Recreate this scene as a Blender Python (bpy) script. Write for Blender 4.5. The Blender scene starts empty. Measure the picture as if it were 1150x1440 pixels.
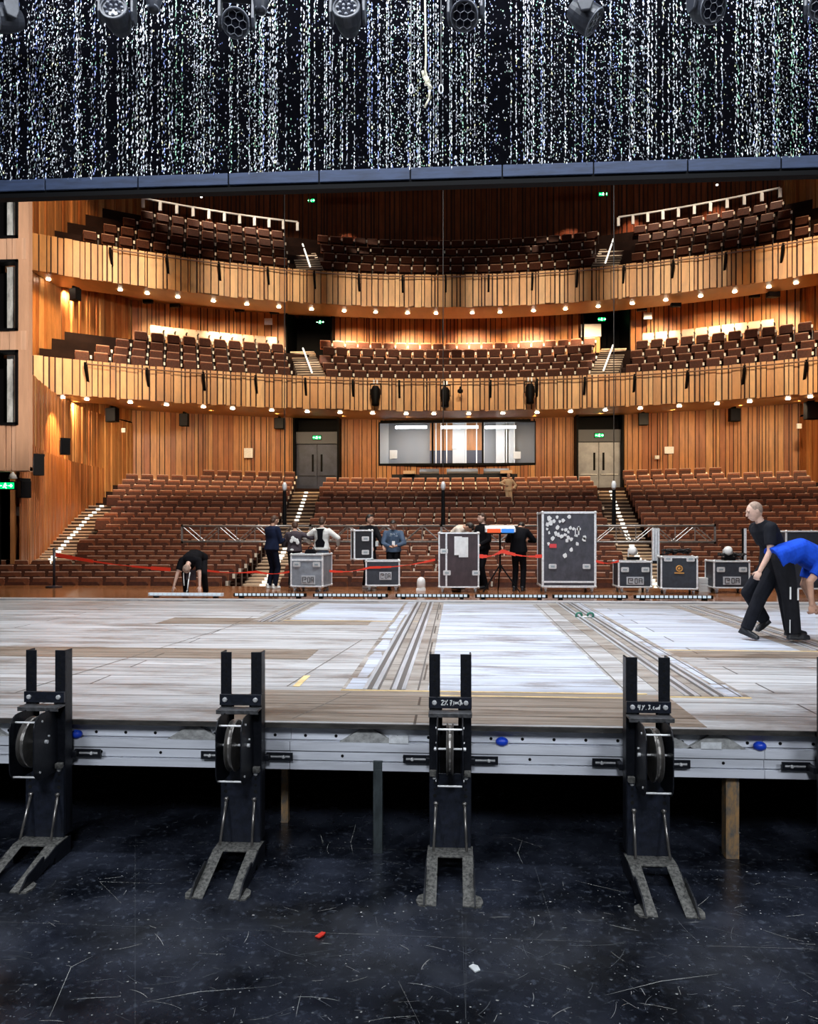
import bpy, math, random
from mathutils import Vector, Matrix
R=math.radians; PI=math.pi
SC=bpy.context.scene; COL=SC.collection
rnd=random.Random(7)
# ---------------------------------------------------------------- camera
TH=R(3.62); F=1060.0; EYE=2.3
cam=bpy.data.cameras.new('camera'); camo=bpy.data.objects.new('camera',cam); COL.objects.link(camo)
camo.location=(0,0,EYE); camo.rotation_euler=(R(90),0,TH)
cam.sensor_fit='HORIZONTAL'; cam.sensor_width=36; cam.lens=F/1150*36; cam.shift_y=28/1150
cam.clip_start=.05; cam.clip_end=200
SC.camera=camo
def ray(px,py):
    a=(px-575)/F; b=(748-py)/F
    return Vector((-math.sin(TH)+a*math.cos(TH), math.cos(TH)+a*math.sin(TH), b))
def at(px,py,Y):                      # place where the sight line of a photo point meets the plane at distance Y
    d=ray(px,py); t=Y/d.y; return Vector((d.x*t,Y,EYE+d.z*t))
def onz(px,py,z):                     # ... meets the level z
    d=ray(px,py); t=(z-EYE)/d.z; return Vector((d.x*t,d.y*t,z))
# ---------------------------------------------------------------- materials
MT={}
def mat(n,col,rough=.5,metal=0.,var=0.,vs=(4,4,4),bump=0.,em=None,es=0.,spec=.5,vcol=None):
    if n in MT: return MT[n]
    m=bpy.data.materials.new(n); m.use_nodes=True; nt=m.node_tree; b=nt.nodes['Principled BSDF']
    b.inputs['Base Color'].default_value=(*col,1); b.inputs['Roughness'].default_value=rough
    b.inputs['Metallic'].default_value=metal; b.inputs['Specular IOR Level'].default_value=spec
    if em: b.inputs['Emission Color'].default_value=(*em,1); b.inputs['Emission Strength'].default_value=es
    if var or bump:
        tc=nt.nodes.new('ShaderNodeTexCoord'); mp=nt.nodes.new('ShaderNodeMapping'); mp.inputs['Scale'].default_value=vs
        nz=nt.nodes.new('ShaderNodeTexNoise'); nz.inputs['Scale'].default_value=1; nz.inputs['Detail'].default_value=6; nz.inputs['Roughness'].default_value=.65
        nt.links.new(tc.outputs['Object'],mp.inputs[0]); nt.links.new(mp.outputs[0],nz.inputs['Vector'])
        if var:
            rp=nt.nodes.new('ShaderNodeValToRGB'); e=rp.color_ramp.elements
            c2=vcol or tuple(max(0,c*(1-var)) for c in col)
            e[0].position=.36; e[0].color=(*c2,1); e[1].position=.62; e[1].color=(*[min(1,c*(1+var*.35)) for c in col],1)
            nt.links.new(nz.outputs['Fac'],rp.inputs[0]); nt.links.new(rp.outputs[0],b.inputs['Base Color'])
        if bump:
            bp=nt.nodes.new('ShaderNodeBump'); bp.inputs['Strength'].default_value=bump; bp.inputs['Distance'].default_value=.01
            nt.links.new(nz.outputs['Fac'],bp.inputs['Height']); nt.links.new(bp.outputs[0],b.inputs['Normal'])
    MT[n]=m; return m
def glow(n,col,s): return mat(n,(0,0,0),.5,em=col,es=s)
BLK=mat('black_matte',(.003,.003,.0035),.6,spec=.12)
STEEL=mat('black_steel',(.004,.005,.008),.42,.0,.5,(30,30,30),.25,vcol=(.010,.011,.016),spec=.35)
STEEL2=mat('blue_black_plate',(.011,.014,.026),.4,.0,.4,(25,25,25),.2,vcol=(.005,.007,.012))
ZINC=mat('zinc',(.75,.75,.75),.35,.25,.2,(40,40,40))
DUST=mat('dusty_steel',(.17,.165,.15),.7,.2,.7,(45,45,45),.5,vcol=(.04,.04,.038))
ALU=mat('aluminium',(.68,.70,.76),.45,.0,.22,(1.2,8,14))
ALU2=mat('aluminium_edge',(.84,.86,.88),.4,.1,.2,(20,20,20))
WHEEL=mat('worn_steel',(.33,.31,.29),.32,.8,.5,(60,6,6))
WHT=mat('white_paint',(.8,.8,.78),.5)
PAPER=mat('white_paper',(.82,.84,.84),.6,0,.12,(9,9,9))
SEATM=mat('seat_pan_shade',(.075,.020,.009),.6,0,.35,(14,14,14),.2,spec=.25)  # folded pan darker than the back: shade painted into the colour
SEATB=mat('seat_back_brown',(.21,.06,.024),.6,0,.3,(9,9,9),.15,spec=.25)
SEATE=mat('seat_edge_highlight',(.72,.42,.28),.35,0,.2,(20,4,4))  # top edge much paler than the seat: a painted highlight
ARM=mat('arm_wood_shade',(.03,.010,.006),.45,0,.3,(20,20,20))  # armrests darkened so the gaps between seats read as shade
TIP=mat('arm_glint',(.9,.8,.65),.35)  # pale tips paint the light caught by the armrest fronts
PALE=mat('pale_seat_cover',(.50,.42,.32),.6,0,.1,(20,20,20))
W=[mat('fascia_wood_%s'%k,c,.42,0,.22,(3,3,.7)) for k,c in dict(honey=(.76,.38,.12),gold=(.70,.33,.09),sand=(.84,.47,.18),amber=(.60,.26,.06)).items()]
D_UNLIT=[mat('unlit_upper_wood_%s'%k,c,.5,0,.3,(5,5,.8),spec=.2) for k,c in dict(umber=(.20,.06,.02),maroon=(.26,.08,.03)).items()]  # darker than the other wall wood: lack of light put into the colour
D=[mat('wall_wood_%s'%k,c,.42,0,.25,(5,5,.8)) for k,c in dict(russet=(.50,.19,.055),cedar=(.58,.24,.075),auburn=(.40,.13,.035),oak=(.64,.30,.10)).items()]
PK=[mat('tower_wood_%s'%k,c,.45,0,.15,(5,5,.6)) for k,c in dict(rose=(.58,.33,.2),tan=(.65,.39,.25)).items()]
GAP=mat('dark_groove',(.05,.015,.005),.7)
TREAD=mat('step_tread',(.55,.42,.30),.5,0,.2,(3,3,3))
RISER=mat('step_riser',(.05,.025,.014),.6)
HALL=mat('hall_floor',(.02,.008,.005),.7,0,.3,(2,2,2),spec=.1)
CEIL=mat('ceiling_black',(.002,.002,.002),.8,spec=.05)
SOFF=mat('soffit_wood',(.58,.27,.07),.35,0,.12,(2,.6,2))
LAMP=glow('lamp_glow',(1,.86,.66),24)
LED=glow('step_rail_glow',(1,.92,.78),1.7)
GREEN=glow('exit_green',(.02,1,.22),5)
TUBE=glow('fluorescent_glow',(.93,.97,1),14)
RED=mat('red_tape',(.85,.05,.02),.4,em=None)
SKIN=mat('skin',(.56,.31,.21),.5,0,.15,(12,12,12))
SKIN2=mat('skin_pale',(.68,.43,.33),.5,0,.15,(12,12,12))
# ---------------------------------------------------------------- objects
def tag(o,label=None,cat=None,group=None,kind=None):
    if label: o['label']=label
    if cat: o['category']=cat
    if group: o['group']=group
    if kind: o['kind']=kind
    return o
def thing(name,loc,label,cat,group=None,rz=0.):
    o=bpy.data.objects.new(name,None); COL.objects.link(o); o.location=loc; o.rotation_euler=(0,0,rz); o.empty_display_size=.1
    return tag(o,label,cat,group)
class MB:
    def __init__(s): s.v=[]; s.f=[]; s.m=[]
    def add(s,vs,fs,m=0,M=None):
        o=len(s.v); s.v+= [tuple(M@Vector(v)) for v in vs] if M else [tuple(v) for v in vs]
        s.f+=[tuple(i+o for i in f) for f in fs]; s.m+=[m]*len(fs); return s
    def box(s,x0,x1,y0,y1,z0,z1,m=0,M=None,c=0.):
        if not c:
            return s.add([(x0,y0,z0),(x1,y0,z0),(x1,y1,z0),(x0,y1,z0),(x0,y0,z1),(x1,y0,z1),(x1,y1,z1),(x0,y1,z1)],
              [(0,3,2,1),(4,5,6,7),(0,1,5,4),(1,2,6,5),(2,3,7,6),(3,0,4,7)],m,M)
        # chamfered outline in xz, extruded in y
        pts=[(x0+c,z0),(x1-c,z0),(x1,z0+c),(x1,z1-c),(x1-c,z1),(x0+c,z1),(x0,z1-c),(x0,z0+c)]
        return s.prism([(p[0],p[1]) for p in pts],y0,y1,'y',m,M)
    def cb(s,c,d,m=0,M=None): return s.box(c[0]-d[0]/2,c[0]+d[0]/2,c[1]-d[1]/2,c[1]+d[1]/2,c[2]-d[2]/2,c[2]+d[2]/2,m,M)
    def prism(s,pts,a,b,ax='y',m=0,M=None):
        n=len(pts)
        def P(p,t): return {'x':(t,p[0],p[1]),'y':(p[0],t,p[1]),'z':(p[0],p[1],t)}[ax]
        vs=[P(p,a) for p in pts]+[P(p,b) for p in pts]
        fs=[tuple(range(n)),tuple(range(2*n-1,n-1,-1))]+[(i,i+n,(i+1)%n+n,(i+1)%n) for i in range(n)]
        return s.add(vs,fs,m,M)
    def tube(s,a,b,ra,rb=None,n=10,m=0,cap=True):
        a=Vector(a); b=Vector(b); rb=ra if rb is None else rb; d=(b-a)
        if d.length<1e-6: return s
        d.normalize(); u=d.orthogonal().normalized(); w=d.cross(u); vs=[]
        for c,r in ((a,ra),(b,rb)):
            for i in range(n):
                t=2*PI*i/n; vs.append(c+u*(r*math.cos(t))+w*(r*math.sin(t)))
        fs=[(i,(i+1)%n,(i+1)%n+n,i+n) for i in range(n)]
        if cap: fs+=[tuple(range(n-1,-1,-1)),tuple(range(n,2*n))]
        return s.add(vs,fs,m)
    def path(s,pts,r,n=6,m=0):
        for a,b in zip(pts,pts[1:]): s.tube(a,b,r,r,n,m)
        return s
    def ring(s,c,axis,R0,r,n=24,k=8,m=0):
        c=Vector(c); ax=Vector(axis).normalized(); u=ax.orthogonal().normalized(); w=ax.cross(u); vs=[];fs=[]
        for i in range(n):
            t=2*PI*i/n; d=u*math.cos(t)+w*math.sin(t)
            for j in range(k):
                q=2*PI*j/k; vs.append(c+d*(R0+r*math.cos(q))+ax*(r*math.sin(q)))
        for i in range(n):
            for j in range(k): fs.append((i*k+j,((i+1)%n)*k+j,((i+1)%n)*k+(j+1)%k,i*k+(j+1)%k))
        return s.add(vs,fs,m)
    def lathe(s,prof,c=(0,0,0),axis=(0,0,1),n=20,m=0):
        c=Vector(c); ax=Vector(axis).normalized(); u=ax.orthogonal().normalized(); w=ax.cross(u); vs=[];fs=[]
        for r,h in prof:
            for i in range(n):
                t=2*PI*i/n; vs.append(c+ax*h+(u*math.cos(t)+w*math.sin(t))*r)
        for k in range(len(prof)-1):
            for i in range(n): fs.append((k*n+i,k*n+(i+1)%n,(k+1)*n+(i+1)%n,(k+1)*n+i))
        fs.append(tuple(range(n-1,-1,-1))); q=(len(prof)-1)*n; fs.append(tuple(range(q,q+n)))
        return s.add(vs,fs,m)
    def ell(s,c,r,M=None,nu=14,nv=9,m=0):
        vs=[];fs=[]; c=Vector(c)
        for j in range(1,nv):
            p=PI*j/nv
            for i in range(nu):
                t=2*PI*i/nu; v=Vector((r[0]*math.sin(p)*math.cos(t),r[1]*math.sin(p)*math.sin(t),r[2]*math.cos(p)))
                vs.append(c+((M@v) if M else v))
        tp=Vector((0,0,r[2])); vs.append(c+((M@tp) if M else tp)); vs.append(c-((M@tp) if M else tp)); T=len(vs)-2;B=T+1
        for j in range(nv-2):
            for i in range(nu): fs.append((j*nu+i,(j+1)*nu+i,(j+1)*nu+(i+1)%nu,j*nu+(i+1)%nu))
        for i in range(nu): fs.append((T,i,(i+1)%nu)); q=(nv-2)*nu; fs.append((B,q+(i+1)%nu,q+i))
        return s.add(vs,fs,m)
    def cap_(s,a,b,ra,rb,n=12,m=0): # tapered capsule
        s.tube(a,b,ra,rb,n,m); s.ell(a,(ra,)*3,None,n,7,m); s.ell(b,(rb,)*3,None,n,7,m); return s
    def build(s,name,mats,parent=None,loc=(0,0,0),bevel=0.,smooth=False,kind=None,label=None):
        me=bpy.data.meshes.new(name); me.from_pydata(s.v,[],s.f)
        if not isinstance(mats,(list,tuple)): mats=[mats]
        for x in mats: me.materials.append(x)
        me.polygons.foreach_set('material_index',s.m)
        if smooth: me.polygons.foreach_set('use_smooth',[True]*len(s.f))
        me.update()
        o=bpy.data.objects.new(name,me); COL.objects.link(o); o.location=loc
        if parent: o.parent=parent
        if bevel:
            b=o.modifiers.new('bevel','BEVEL'); b.width=bevel; b.segments=2; b.limit_method='ANGLE'; b.angle_limit=R(40)
        if kind: o['kind']=kind
        if label: o['label']=label
        return o
def copy_tree(o,parent=None):
    c=o.copy(); COL.objects.link(c)
    if parent: c.parent=parent
    for ch in list(o.children): copy_tree(ch,c)
    return c
def part(name,m,parent,fn,**k):
    b=MB(); fn(b); return b.build(name,m,parent,**k)
def lamp(kind,loc,power,col=(1,1,1),size=1.,rot=None,spot=None,blend=.5,sy=None,target=None):
    l=bpy.data.lights.new('light_'+kind.lower(),kind); l.energy=power; l.color=col
    if kind=='AREA':
        l.size=size
        if sy: l.shape='RECTANGLE'; l.size_y=sy
    else: l.shadow_soft_size=size
    if kind=='SPOT': l.spot_size=R(spot or 60); l.spot_blend=blend
    o=bpy.data.objects.new('light_'+kind.lower(),l); COL.objects.link(o); o.location=loc
    if target is not None: o.rotation_euler=(Vector(target)-Vector(loc)).to_track_quat('-Z','Y').to_euler()
    elif rot: o.rotation_euler=rot
    return o
def ordn(n): return ['first','second','third','fourth','fifth','sixth','seventh','eighth','ninth','tenth','eleventh','twelfth','thirteenth','fourteenth','fifteenth','sixteenth','seventeenth','eighteenth','nineteenth','twentieth','twenty-first','twenty-second','twenty-third','twenty-fourth','twenty-fifth','twenty-sixth'][n]
# ================================================================ the hall: rows, walls, balconies
XC=.7
ZT=[1.135,1.24,1.38,1.485,1.58,1.71,1.85,2.055,2.22,2.38,2.6,2.86,3.08,3.345,3.62,3.88,4.17,4.44,4.72,5.01,5.335]
def Yk(k,X): return 19.4+.95*k-X*X/(2*(92-3.1*k))
WL=[(-13.05,21.3),(-14.1,24),(-15,26.7),(-15.75,30),(-15.95,32.8),(-15.8,35.8)]      # side wall beside the stalls
WU=[(-13.2,21.3),(-15.2,24.4),(-16.5,27),(-17.05,29),(-16.95,31.5),(-16.4,34),(-15.9,36),(-15.95,38.4)]  # side wall above
def xwall(Y,W_=None):
    W_=W_ or WL
    if Y<=W_[0][1]: return -W_[0][0]+.0
    for a,b in zip(W_,W_[1:]):
        if a[1]<=Y<=b[1]: t=(Y-a[1])/(b[1]-a[1]); return -(a[0]+t*(b[0]-a[0]))
    return -W_[-1][0]
def smoothpoly(P_,n=10):
    out=[]
    for i in range(len(P_)-1):
        p0=Vector(P_[max(i-1,0)]);p1=Vector(P_[i]);p2=Vector(P_[i+1]);p3=Vector(P_[min(i+2,len(P_)-1)])
        for j in range(n):
            t=j/n; out.append(.5*((2*p1)+(p2-p0)*t+(2*p0-5*p1+4*p2-p3)*t*t+(3*p1-p0-3*p2+p3)*t**3))
    out.append(Vector(P_[-1])); return out
def slats(poly,z0,z1,rng,wmin,wmax,dep,gap,nm,side=1,prob_gap=1.,taper=0.):
    """vertical boards of mixed width and depth along a plan polyline; last material is the groove backing"""
    mb=MB(); poly=[Vector(p) for p in poly]; L=[0]
    for a,b in zip(poly,poly[1:]): L.append(L[-1]+(b-a).length)
    def pt(s):
        s=min(max(s,0),L[-1]-1e-6)
        for i in range(len(L)-1):
            if s<=L[i+1]:
                t=(s-L[i])/(L[i+1]-L[i]); d=(poly[i+1]-poly[i]).normalized(); return poly[i].lerp(poly[i+1],t),Vector((d.y,-d.x))*side
    s=0
    while s<L[-1]-.02:
        w=rng.uniform(wmin,wmax); 
        if rng.random()<.35: w*=.5
        w=min(w,L[-1]-s); (a,na),(b,nb)=pt(s),pt(s+w); d=rng.uniform(.25,1)*dep; n=(na+nb)*.5
        q=[a,b,b+n*d,a+n*d]; j=rng.uniform(0,taper)
        vs=[(p.x,p.y,z0-j) for p in q]+[(p.x,p.y,z1) for p in q]
        mb.add(vs,[(0,1,2,3),(7,6,5,4),(0,4,5,1),(1,5,6,2),(2,6,7,3),(3,7,4,0)],rng.randrange(nm))
        s+=w
        if rng.random()<prob_gap:
            g=gap*rng.uniform(.6,1.4); s+=g
    for i in range(len(poly)-1):
        a,b=poly[i],poly[i+1]; mb.add([(a.x,a.y,z0),(b.x,b.y,z0),(b.x,b.y,z1),(a.x,a.y,z1)],[(0,1,2,3)],nm)
    return mb
def strip(mb,fa,fb,xs,m=0):
    """ruled strip between two space curves of x"""
    A=[fa(x) for x in xs]; B=[fb(x) for x in xs]; n=len(xs)
    mb.add(A+B,[(i,i+1,n+i+1,n+i) for i in range(n-1)],m)
def XS(a,b,n=40): return [a+(b-a)*i/n for i in range(n+1)]
def struct(o): o['kind']='structure'; return o
# --- stalls floor
fl=MB(); xs=XS(-16,16,40)
def yb(k,X): return Yk(k,X)-.42
for k in range(21):
    z=ZT[k]-.88
    strip(fl,lambda x:(x,yb(k,x),z),lambda x:(x,yb(k+1,x) if k<20 else 41-x*x/60,z),xs)
    if k: strip(fl,lambda x:(x,yb(k,x),ZT[k-1]-.88),lambda x:(x,yb(k,x),z),xs)
struct(fl.build('floor_stalls',HALL))
def YR(X): return 40-X*X/60          # rear wall
def YR2(X): return 42.3-X*X/60
rear=[(x,YR(x)) for x in XS(-15.8,15.8,44)]
def sub(poly,x0,x1): return [p for p in [(x,YR(x)) for x in XS(x0,x1,14)]]
# rear wall of the stalls in pieces round doors and booth window
Z0,ZS=4.2,8.25
DL=(at(412,0,38.6).x,at(477,0,38.6).x); DR=(at(810,0,38.6).x,at(877,0,38.6).x)
BW=(at(533,0,39.9).x,at(753,0,39.9).x); bz0=EYE+96*39.9/F; bz1=EYE+153*39.9/F
rr=random.Random(3)
for i,(a,b,z0,z1) in enumerate([(-15.8,DL[0],Z0,ZS),(DL[1],BW[0],Z0,ZS),(BW[0],BW[1],Z0,bz0-.1),(BW[0],BW[1],bz1+.05,ZS),(BW[1],DR[0],Z0,ZS),(DR[1],15.8,Z0,ZS)]):
    struct(slats([(x,YR(x)) for x in XS(a,b,14)],z0,z1,rr,.12,.3,.07,.035,4).build('wall_rear',D+[GAP]))
# rear wall at the first balcony with two dark openings
OL=(at(407,0,39.3).x,at(471,0,39.3).x); OR=(at(816,0,39.3).x,at(881,0,39.3).x)
for a,b in [(-15.8,OL[0]),(OL[1],OR[0]),(OR[1],15.8)]:
    struct(slats([(x,YR(x)) for x in XS(a,b,16)],9,14.2,rr,.14,.36,.12,.05,4).build('wall_rear_balcony',D+[GAP]))
struct(slats([(x,YR2(x)) for x in XS(-15.9,15.9,40)],14,23,rr,.14,.3,.1,.07,2).build('wall_rear_upper',D_UNLIT+[GAP]))
# side walls
for sd,nm_ in ((1,'left'),(-1,'right')):
    lo=[(p.x*sd,p.y) for p in smoothpoly(WL)]; up=[(p.x*sd,p.y) for p in smoothpoly(WU)]
    struct(slats(lo,0,7.57,rr,.1,.3,.12,.05,4,side=sd).build('wall_'+nm_,D+[GAP]))
    struct(slats(up,7.7,23,rr,.1,.3,.12,.06,4,side=sd).build('wall_'+nm_+'_upper',D+[GAP]))
# low plinth panel of the left side wall stands proud of it: darker boards
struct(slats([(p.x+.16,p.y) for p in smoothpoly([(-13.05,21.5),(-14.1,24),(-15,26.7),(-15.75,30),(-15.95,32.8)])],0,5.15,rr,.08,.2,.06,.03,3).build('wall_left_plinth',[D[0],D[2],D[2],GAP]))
struct(part('ceiling',CEIL,None,lambda b:b.box(-19,19,19.2,43,23,23.2)))
struct(part('wall_behind',CEIL,None,lambda b:b.box(-19,19,43,43.2,0,23)))
for s_ in (-1,1): struct(part('wall_outer',CEIL,None,lambda b:b.box(min(s_*19,s_*19.2),max(s_*19,s_*19.2),18,43,0,23)))
# --- balconies
def balcony(Yf,Rf,zt,zb,rows,zwall,lab,name,seed,zc,yback):
    t=thing(name,(0,0,0),lab,'balcony')
    f=lambda x:Yf-(x-XC)**2/(2*Rf)
    xl=-16.9; xr=17.5
    poly=[(x,f(x)) for x in XS(xl,xr,80)]
    slats(poly,zb,zt,random.Random(seed),.13,.31,.15,.05,4,taper=.07).build('slat_fascia',W+[GAP],t)
    s=MB(); xs=XS(xl,xr,60)
    strip(s,lambda x:(x,f(x),zb-.02),lambda x:(x,f(x)+1.9,zb-.02),xs)
    strip(s,lambda x:(x,f(x)+1.9,zb-.02),lambda x:(x,f(x)+1.9,zc),xs)
    strip(s,lambda x:(x,f(x)+1.9,zc),lambda x:(x,max(yback,f(x)+2)-x*x/60,zc),xs)
    strip(s,lambda x:(x,f(x),zt),lambda x:(x,f(x)+.25,zt),xs)
    strip(s,lambda x:(x,f(x)+.25,zt),lambda x:(x,f(x)+.25,zt-1.0),xs,1)
    s.build('soffit',[SOFF,BLK],t)
    g=MB(); z=zt-.9; yp=.25
    for i,(dy,ztop) in enumerate(rows):
        z2=ztop-.9
        strip(g,lambda x:(x,f(x)+yp,z),lambda x:(x,f(x)+dy-.45,z),xs); strip(g,lambda x:(x,f(x)+dy-.45,z),lambda x:(x,f(x)+dy-.45,z2),xs)
        z=z2; yp=dy-.45
    strip(g,lambda x:(x,f(x)+yp,z),lambda x:(x,yback+2,z),xs)
    g.build('floor_steps',HALL,t)
    # handrail with dark brackets
    h=MB(); rx=XS(xl+2.6,xr-2,60); ro=[Vector((x,f(x)-.34,zt-.18)) for x in rx]; h.path(ro,.028,6)
    h.build('handrail',mat('rail_brown',(.2,.09,.04),.4),t)
    for x in [xl+2.6+1.97*i for i in range(16)]:
        b=MB(); y=f(x); b.prism([(y-.37,zt-.12),(y-.27,zt-.12),(y-.10,zt-.85),(y-.18,zt-.8),(y-.37,zt-.35)],x-.045,x+.045,'x'); b.build('rail_bracket',BLK,t)
    return t,f
ROW1=[(1.2,9.62),(2.15,10.12),(3.1,10.66),(4.05,11.3),(5.0,11.84)]
ROW2=[(1.2,15.15),(2.15,15.9),(3.1,16.65),(4.05,17.45),(5.0,18.2)]
B1,f1=balcony(33,25.5,8.97,7.61,ROW1,13.8,'lower balcony with pale honey slatted front curving across the hall','balcony',11,8.24,40)
B2,f2=balcony(35,26,14.19,12.73,ROW2,18,'upper balcony with honey slatted front below the dark ceiling','balcony',12,13.6,40)
# downlights in the two soffits (each disc is the lit lens of a real lamp)
def downlights(f,z,pxs,Yoff,nm,t):
    out=[]
    for i,px in enumerate(pxs):
        # position along the curve
        x=0
        for _ in range(12): x=(ray(px,0).x/ray(px,0).y)*(f(x)+Yoff)
        o=MB().lathe([(.09,0),(.09,-.03),(.07,-.035)],(0,0,0),(0,0,1),12).build('downlight',LAMP,None,(x,f(x)+Yoff,z))
        s=sorted(pxs)
        tag(o,'small round downlight glowing under the %s balcony edge, %s from the left'%(nm,ordn(i)),'downlight','downlights under the %s balcony'%nm); out.append((x,f(x)+Yoff))
    return out
d1=downlights(f1,7.58,[88,122,183,234,286,327,382,432,478,524,571,610,659,707,755,802,851,900,955,1008,1054,1108,1139],.75,'lower',B1)
d2=downlights(f2,12.70,[68,169,207,250,300,347,392,438,484,528,573,613,664,703,750,795,841,889,936,985,1033,1081,1119],.9,'upper',B2)
for i,(x,y) in enumerate(d1):
    if i%2==0: lamp('SPOT',(x,y+.9,7.55),420,(1,.72,.42),.06,spot=110,blend=.6,target=(x*1.03,y+4.6,5.0))
for i,(x,y) in enumerate(d2):
    if i%2==0: lamp('SPOT',(x,y+1.3,12.65),(1150 if abs(x)<6.5 else 750),(1,.7,.4),.06,spot=105,blend=.6,target=(x*1.02,y+4.2,9.9))
# ================================================================ seats
def seat_parts():
    P={}
    b=MB(); b.prism([(-.255,.40),(.255,.40),(.265,.80),(.225,.875),(-.225,.875),(-.265,.80)],.0,.055,'y',0,Matrix.Translation((0,.02,0))@Matrix.Rotation(R(-9),4,'X')); P['backrest']=(b,SEATB)
    b=MB(); b.box(-.24,.24,-.145,.165,.868,.885,0,None); 
    e=MB(); e.box(-.25,.25,-.005,.075,.862,.884,0,Matrix.Translation((0,.02,0))@Matrix.Rotation(R(-9),4,'X')); P['top_rail']=(e,SEATE)
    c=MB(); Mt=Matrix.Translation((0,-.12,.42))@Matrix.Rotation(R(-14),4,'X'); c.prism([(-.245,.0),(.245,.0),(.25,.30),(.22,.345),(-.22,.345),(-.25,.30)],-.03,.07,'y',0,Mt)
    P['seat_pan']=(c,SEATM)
    l=MB(); l.box(.278,.332,-.20,.12,.02,.10); l.box(.287,.323,-.12,.05,.10,.58); l.box(.277,.333,-.24,.14,.58,.615)
    P['armrest']=(l,ARM)
    t=MB(); t.box(.27,.34,-.27,-.238,.50,.63); P['armrest_cap']=(t,TIP)
    return P
SP=seat_parts()
proto=None
def make_seat():
    r=thing('theatre_seat',(0,0,0),'x','seat')
    for n in ('backrest','top_rail','seat_pan','armrest'): 
        o=SP[n][0].build(n,SP[n][1],r)
        if n=='armrest': SP['armrest_cap'][0].build('cap',SP['armrest_cap'][1],o)
    return r
stuff=MB()
def add_stuff(loc,rz):
    M_=Matrix.Translation(loc)@Matrix.Rotation(rz,4,'Z')
    for i,n in enumerate(('backrest','top_rail','seat_pan','armrest','armrest_cap')):
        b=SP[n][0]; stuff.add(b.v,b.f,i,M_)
PIT=.617
def Xa(k): return 5.45+1.65*k/17
def blocks(k):
    a=Xa(k); Yl=Yk(k,13)
    if k<4: wl=14.2
    elif k<15: wl=xwall(Yl)-1.45
    else: wl=xwall(Yl)-.35
    if k==20: wl=12.4
    return dict(left=(-wl,-(a+.62)),centre=(-(a-.62),a-.62),right=(a+.62,wl))
seats=[]
for k in range(21):
    for bn,(x0,x1) in blocks(k).items():
        if k==20 and bn!='left' and bn!='right': continue
        n=int((x1-x0)/PIT); off=((x1-x0)-n*PIT)/2 if bn=='centre' else 0
        for j in range(n):
            x=(x0+off+PIT*(j+.5)) if bn!='left' else x1-PIT*(n-j-.5)
            seats.append((k,bn,j,n,x))
def vis(k,x):
    y=Yk(k,x); d=Vector((x,y)); 
    cx=x*math.cos(TH)+y*math.sin(TH); cy=-x*math.sin(TH)+y*math.cos(TH)
    px=575+F*cx/cy; return -15<px<1165 and not(k<4 and x<-14)
cnt=0
place=[]
for s in seats:
    k,bn,j,n,x=s; y=Yk(k,x)
    if not vis(k,x): continue
    place.append((k,bn,j,n,x,y))
bnm=dict(left='left block',centre='centre block',right='right block')
for (k,bn,j,n,x,y) in place:
    rz=math.atan(-x/(92-3.1*k)); loc=(x,y,ZT[k]-.885)
    if cnt<300:
        if proto is None: proto=make_seat(); o=proto
        else: o=copy_tree(proto)
        o.location=loc; o.rotation_euler=(0,0,rz)
        if bn=='left': w='%s from the aisle'%ordn(n-1-j)
        elif bn=='right': w='%s from the aisle'%ordn(j)
        else: w='%s from the left aisle'%ordn(j)
        tag(o,'brown theatre seat, %s row from the stage, %s, %s'%(ordn(k),bnm[bn],w),'seat','brown folded theatre seats in the stalls')
        cnt+=1
    else: add_stuff(loc,rz)
# the two balconies' seats
def brow(f,Rf,dy,z,x0,x1):
    n=int((x1-x0)/PIT); o=((x1-x0)-n*PIT)/2
    for j in range(n):
        x=x0+o+PIT*(j+.5); add_stuff((x,f(x)+dy,z-.885),math.atan(-(x-XC)/Rf))
A1=6.35; A2=6.95
for i,(dy,z) in enumerate(ROW1):
    brow(f1,25.5,dy,z,-A1+.42-.28*i,A1-.42+.28*i)
    if i<4:
        brow(f1,25.5,dy,z,-15.4+.3*i,-A1-.85-.28*i); brow(f1,25.5,dy,z,A1+.85+.28*i,15.4)
for i,(dy,z) in enumerate(ROW2):
    if i<4: brow(f2,26,dy,z,-A2+.45-.28*i,A2-.45+.28*i)
    if i<4: brow(f2,26,dy,z,-15.9+.35*i,-A2-.85-.28*i); brow(f2,26,dy,z,A2+.85+.28*i,15.5-.2*i)
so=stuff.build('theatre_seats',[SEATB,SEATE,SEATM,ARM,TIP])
tag(so,'rows of brown theatre seats in the upper stalls and both balconies','seats',None,'stuff')
# pale covered seats on the last row of the lower balcony
pale=None
def pale_seat(x,y,z,rz,lab):
    global pale
    if pale is None:
        pale=thing('covered_seat',(0,0,0),'x','seat')
        SP['backrest'][0].build('backrest',PALE,pale); SP['top_rail'][0].build('top_rail',SEATE,pale); SP['armrest'][0].build('armrest',ARM,pale)
        o=pale
    else: o=copy_tree(pale)
    o.location=(x,y,z-.885); o.rotation_euler=(0,0,rz); tag(o,lab,'seat','pale seats at the back of the lower balcony')
for side,n in (('left',11),('right',10)):
    for j in range(n):
        px=(220+j*16.2) if side=='left' else (911+j*18.6)
        x=0
        for _ in range(12): x=(ray(px,0).x/ray(px,0).y)*(f1(x)+5.0)
        pale_seat(x,f1(x)+5.0,11.84,math.atan(-(x-XC)/25.5),'pale cream seat back at the rear of the lower balcony, %s of the %s group'%(ordn(j),side))
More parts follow.
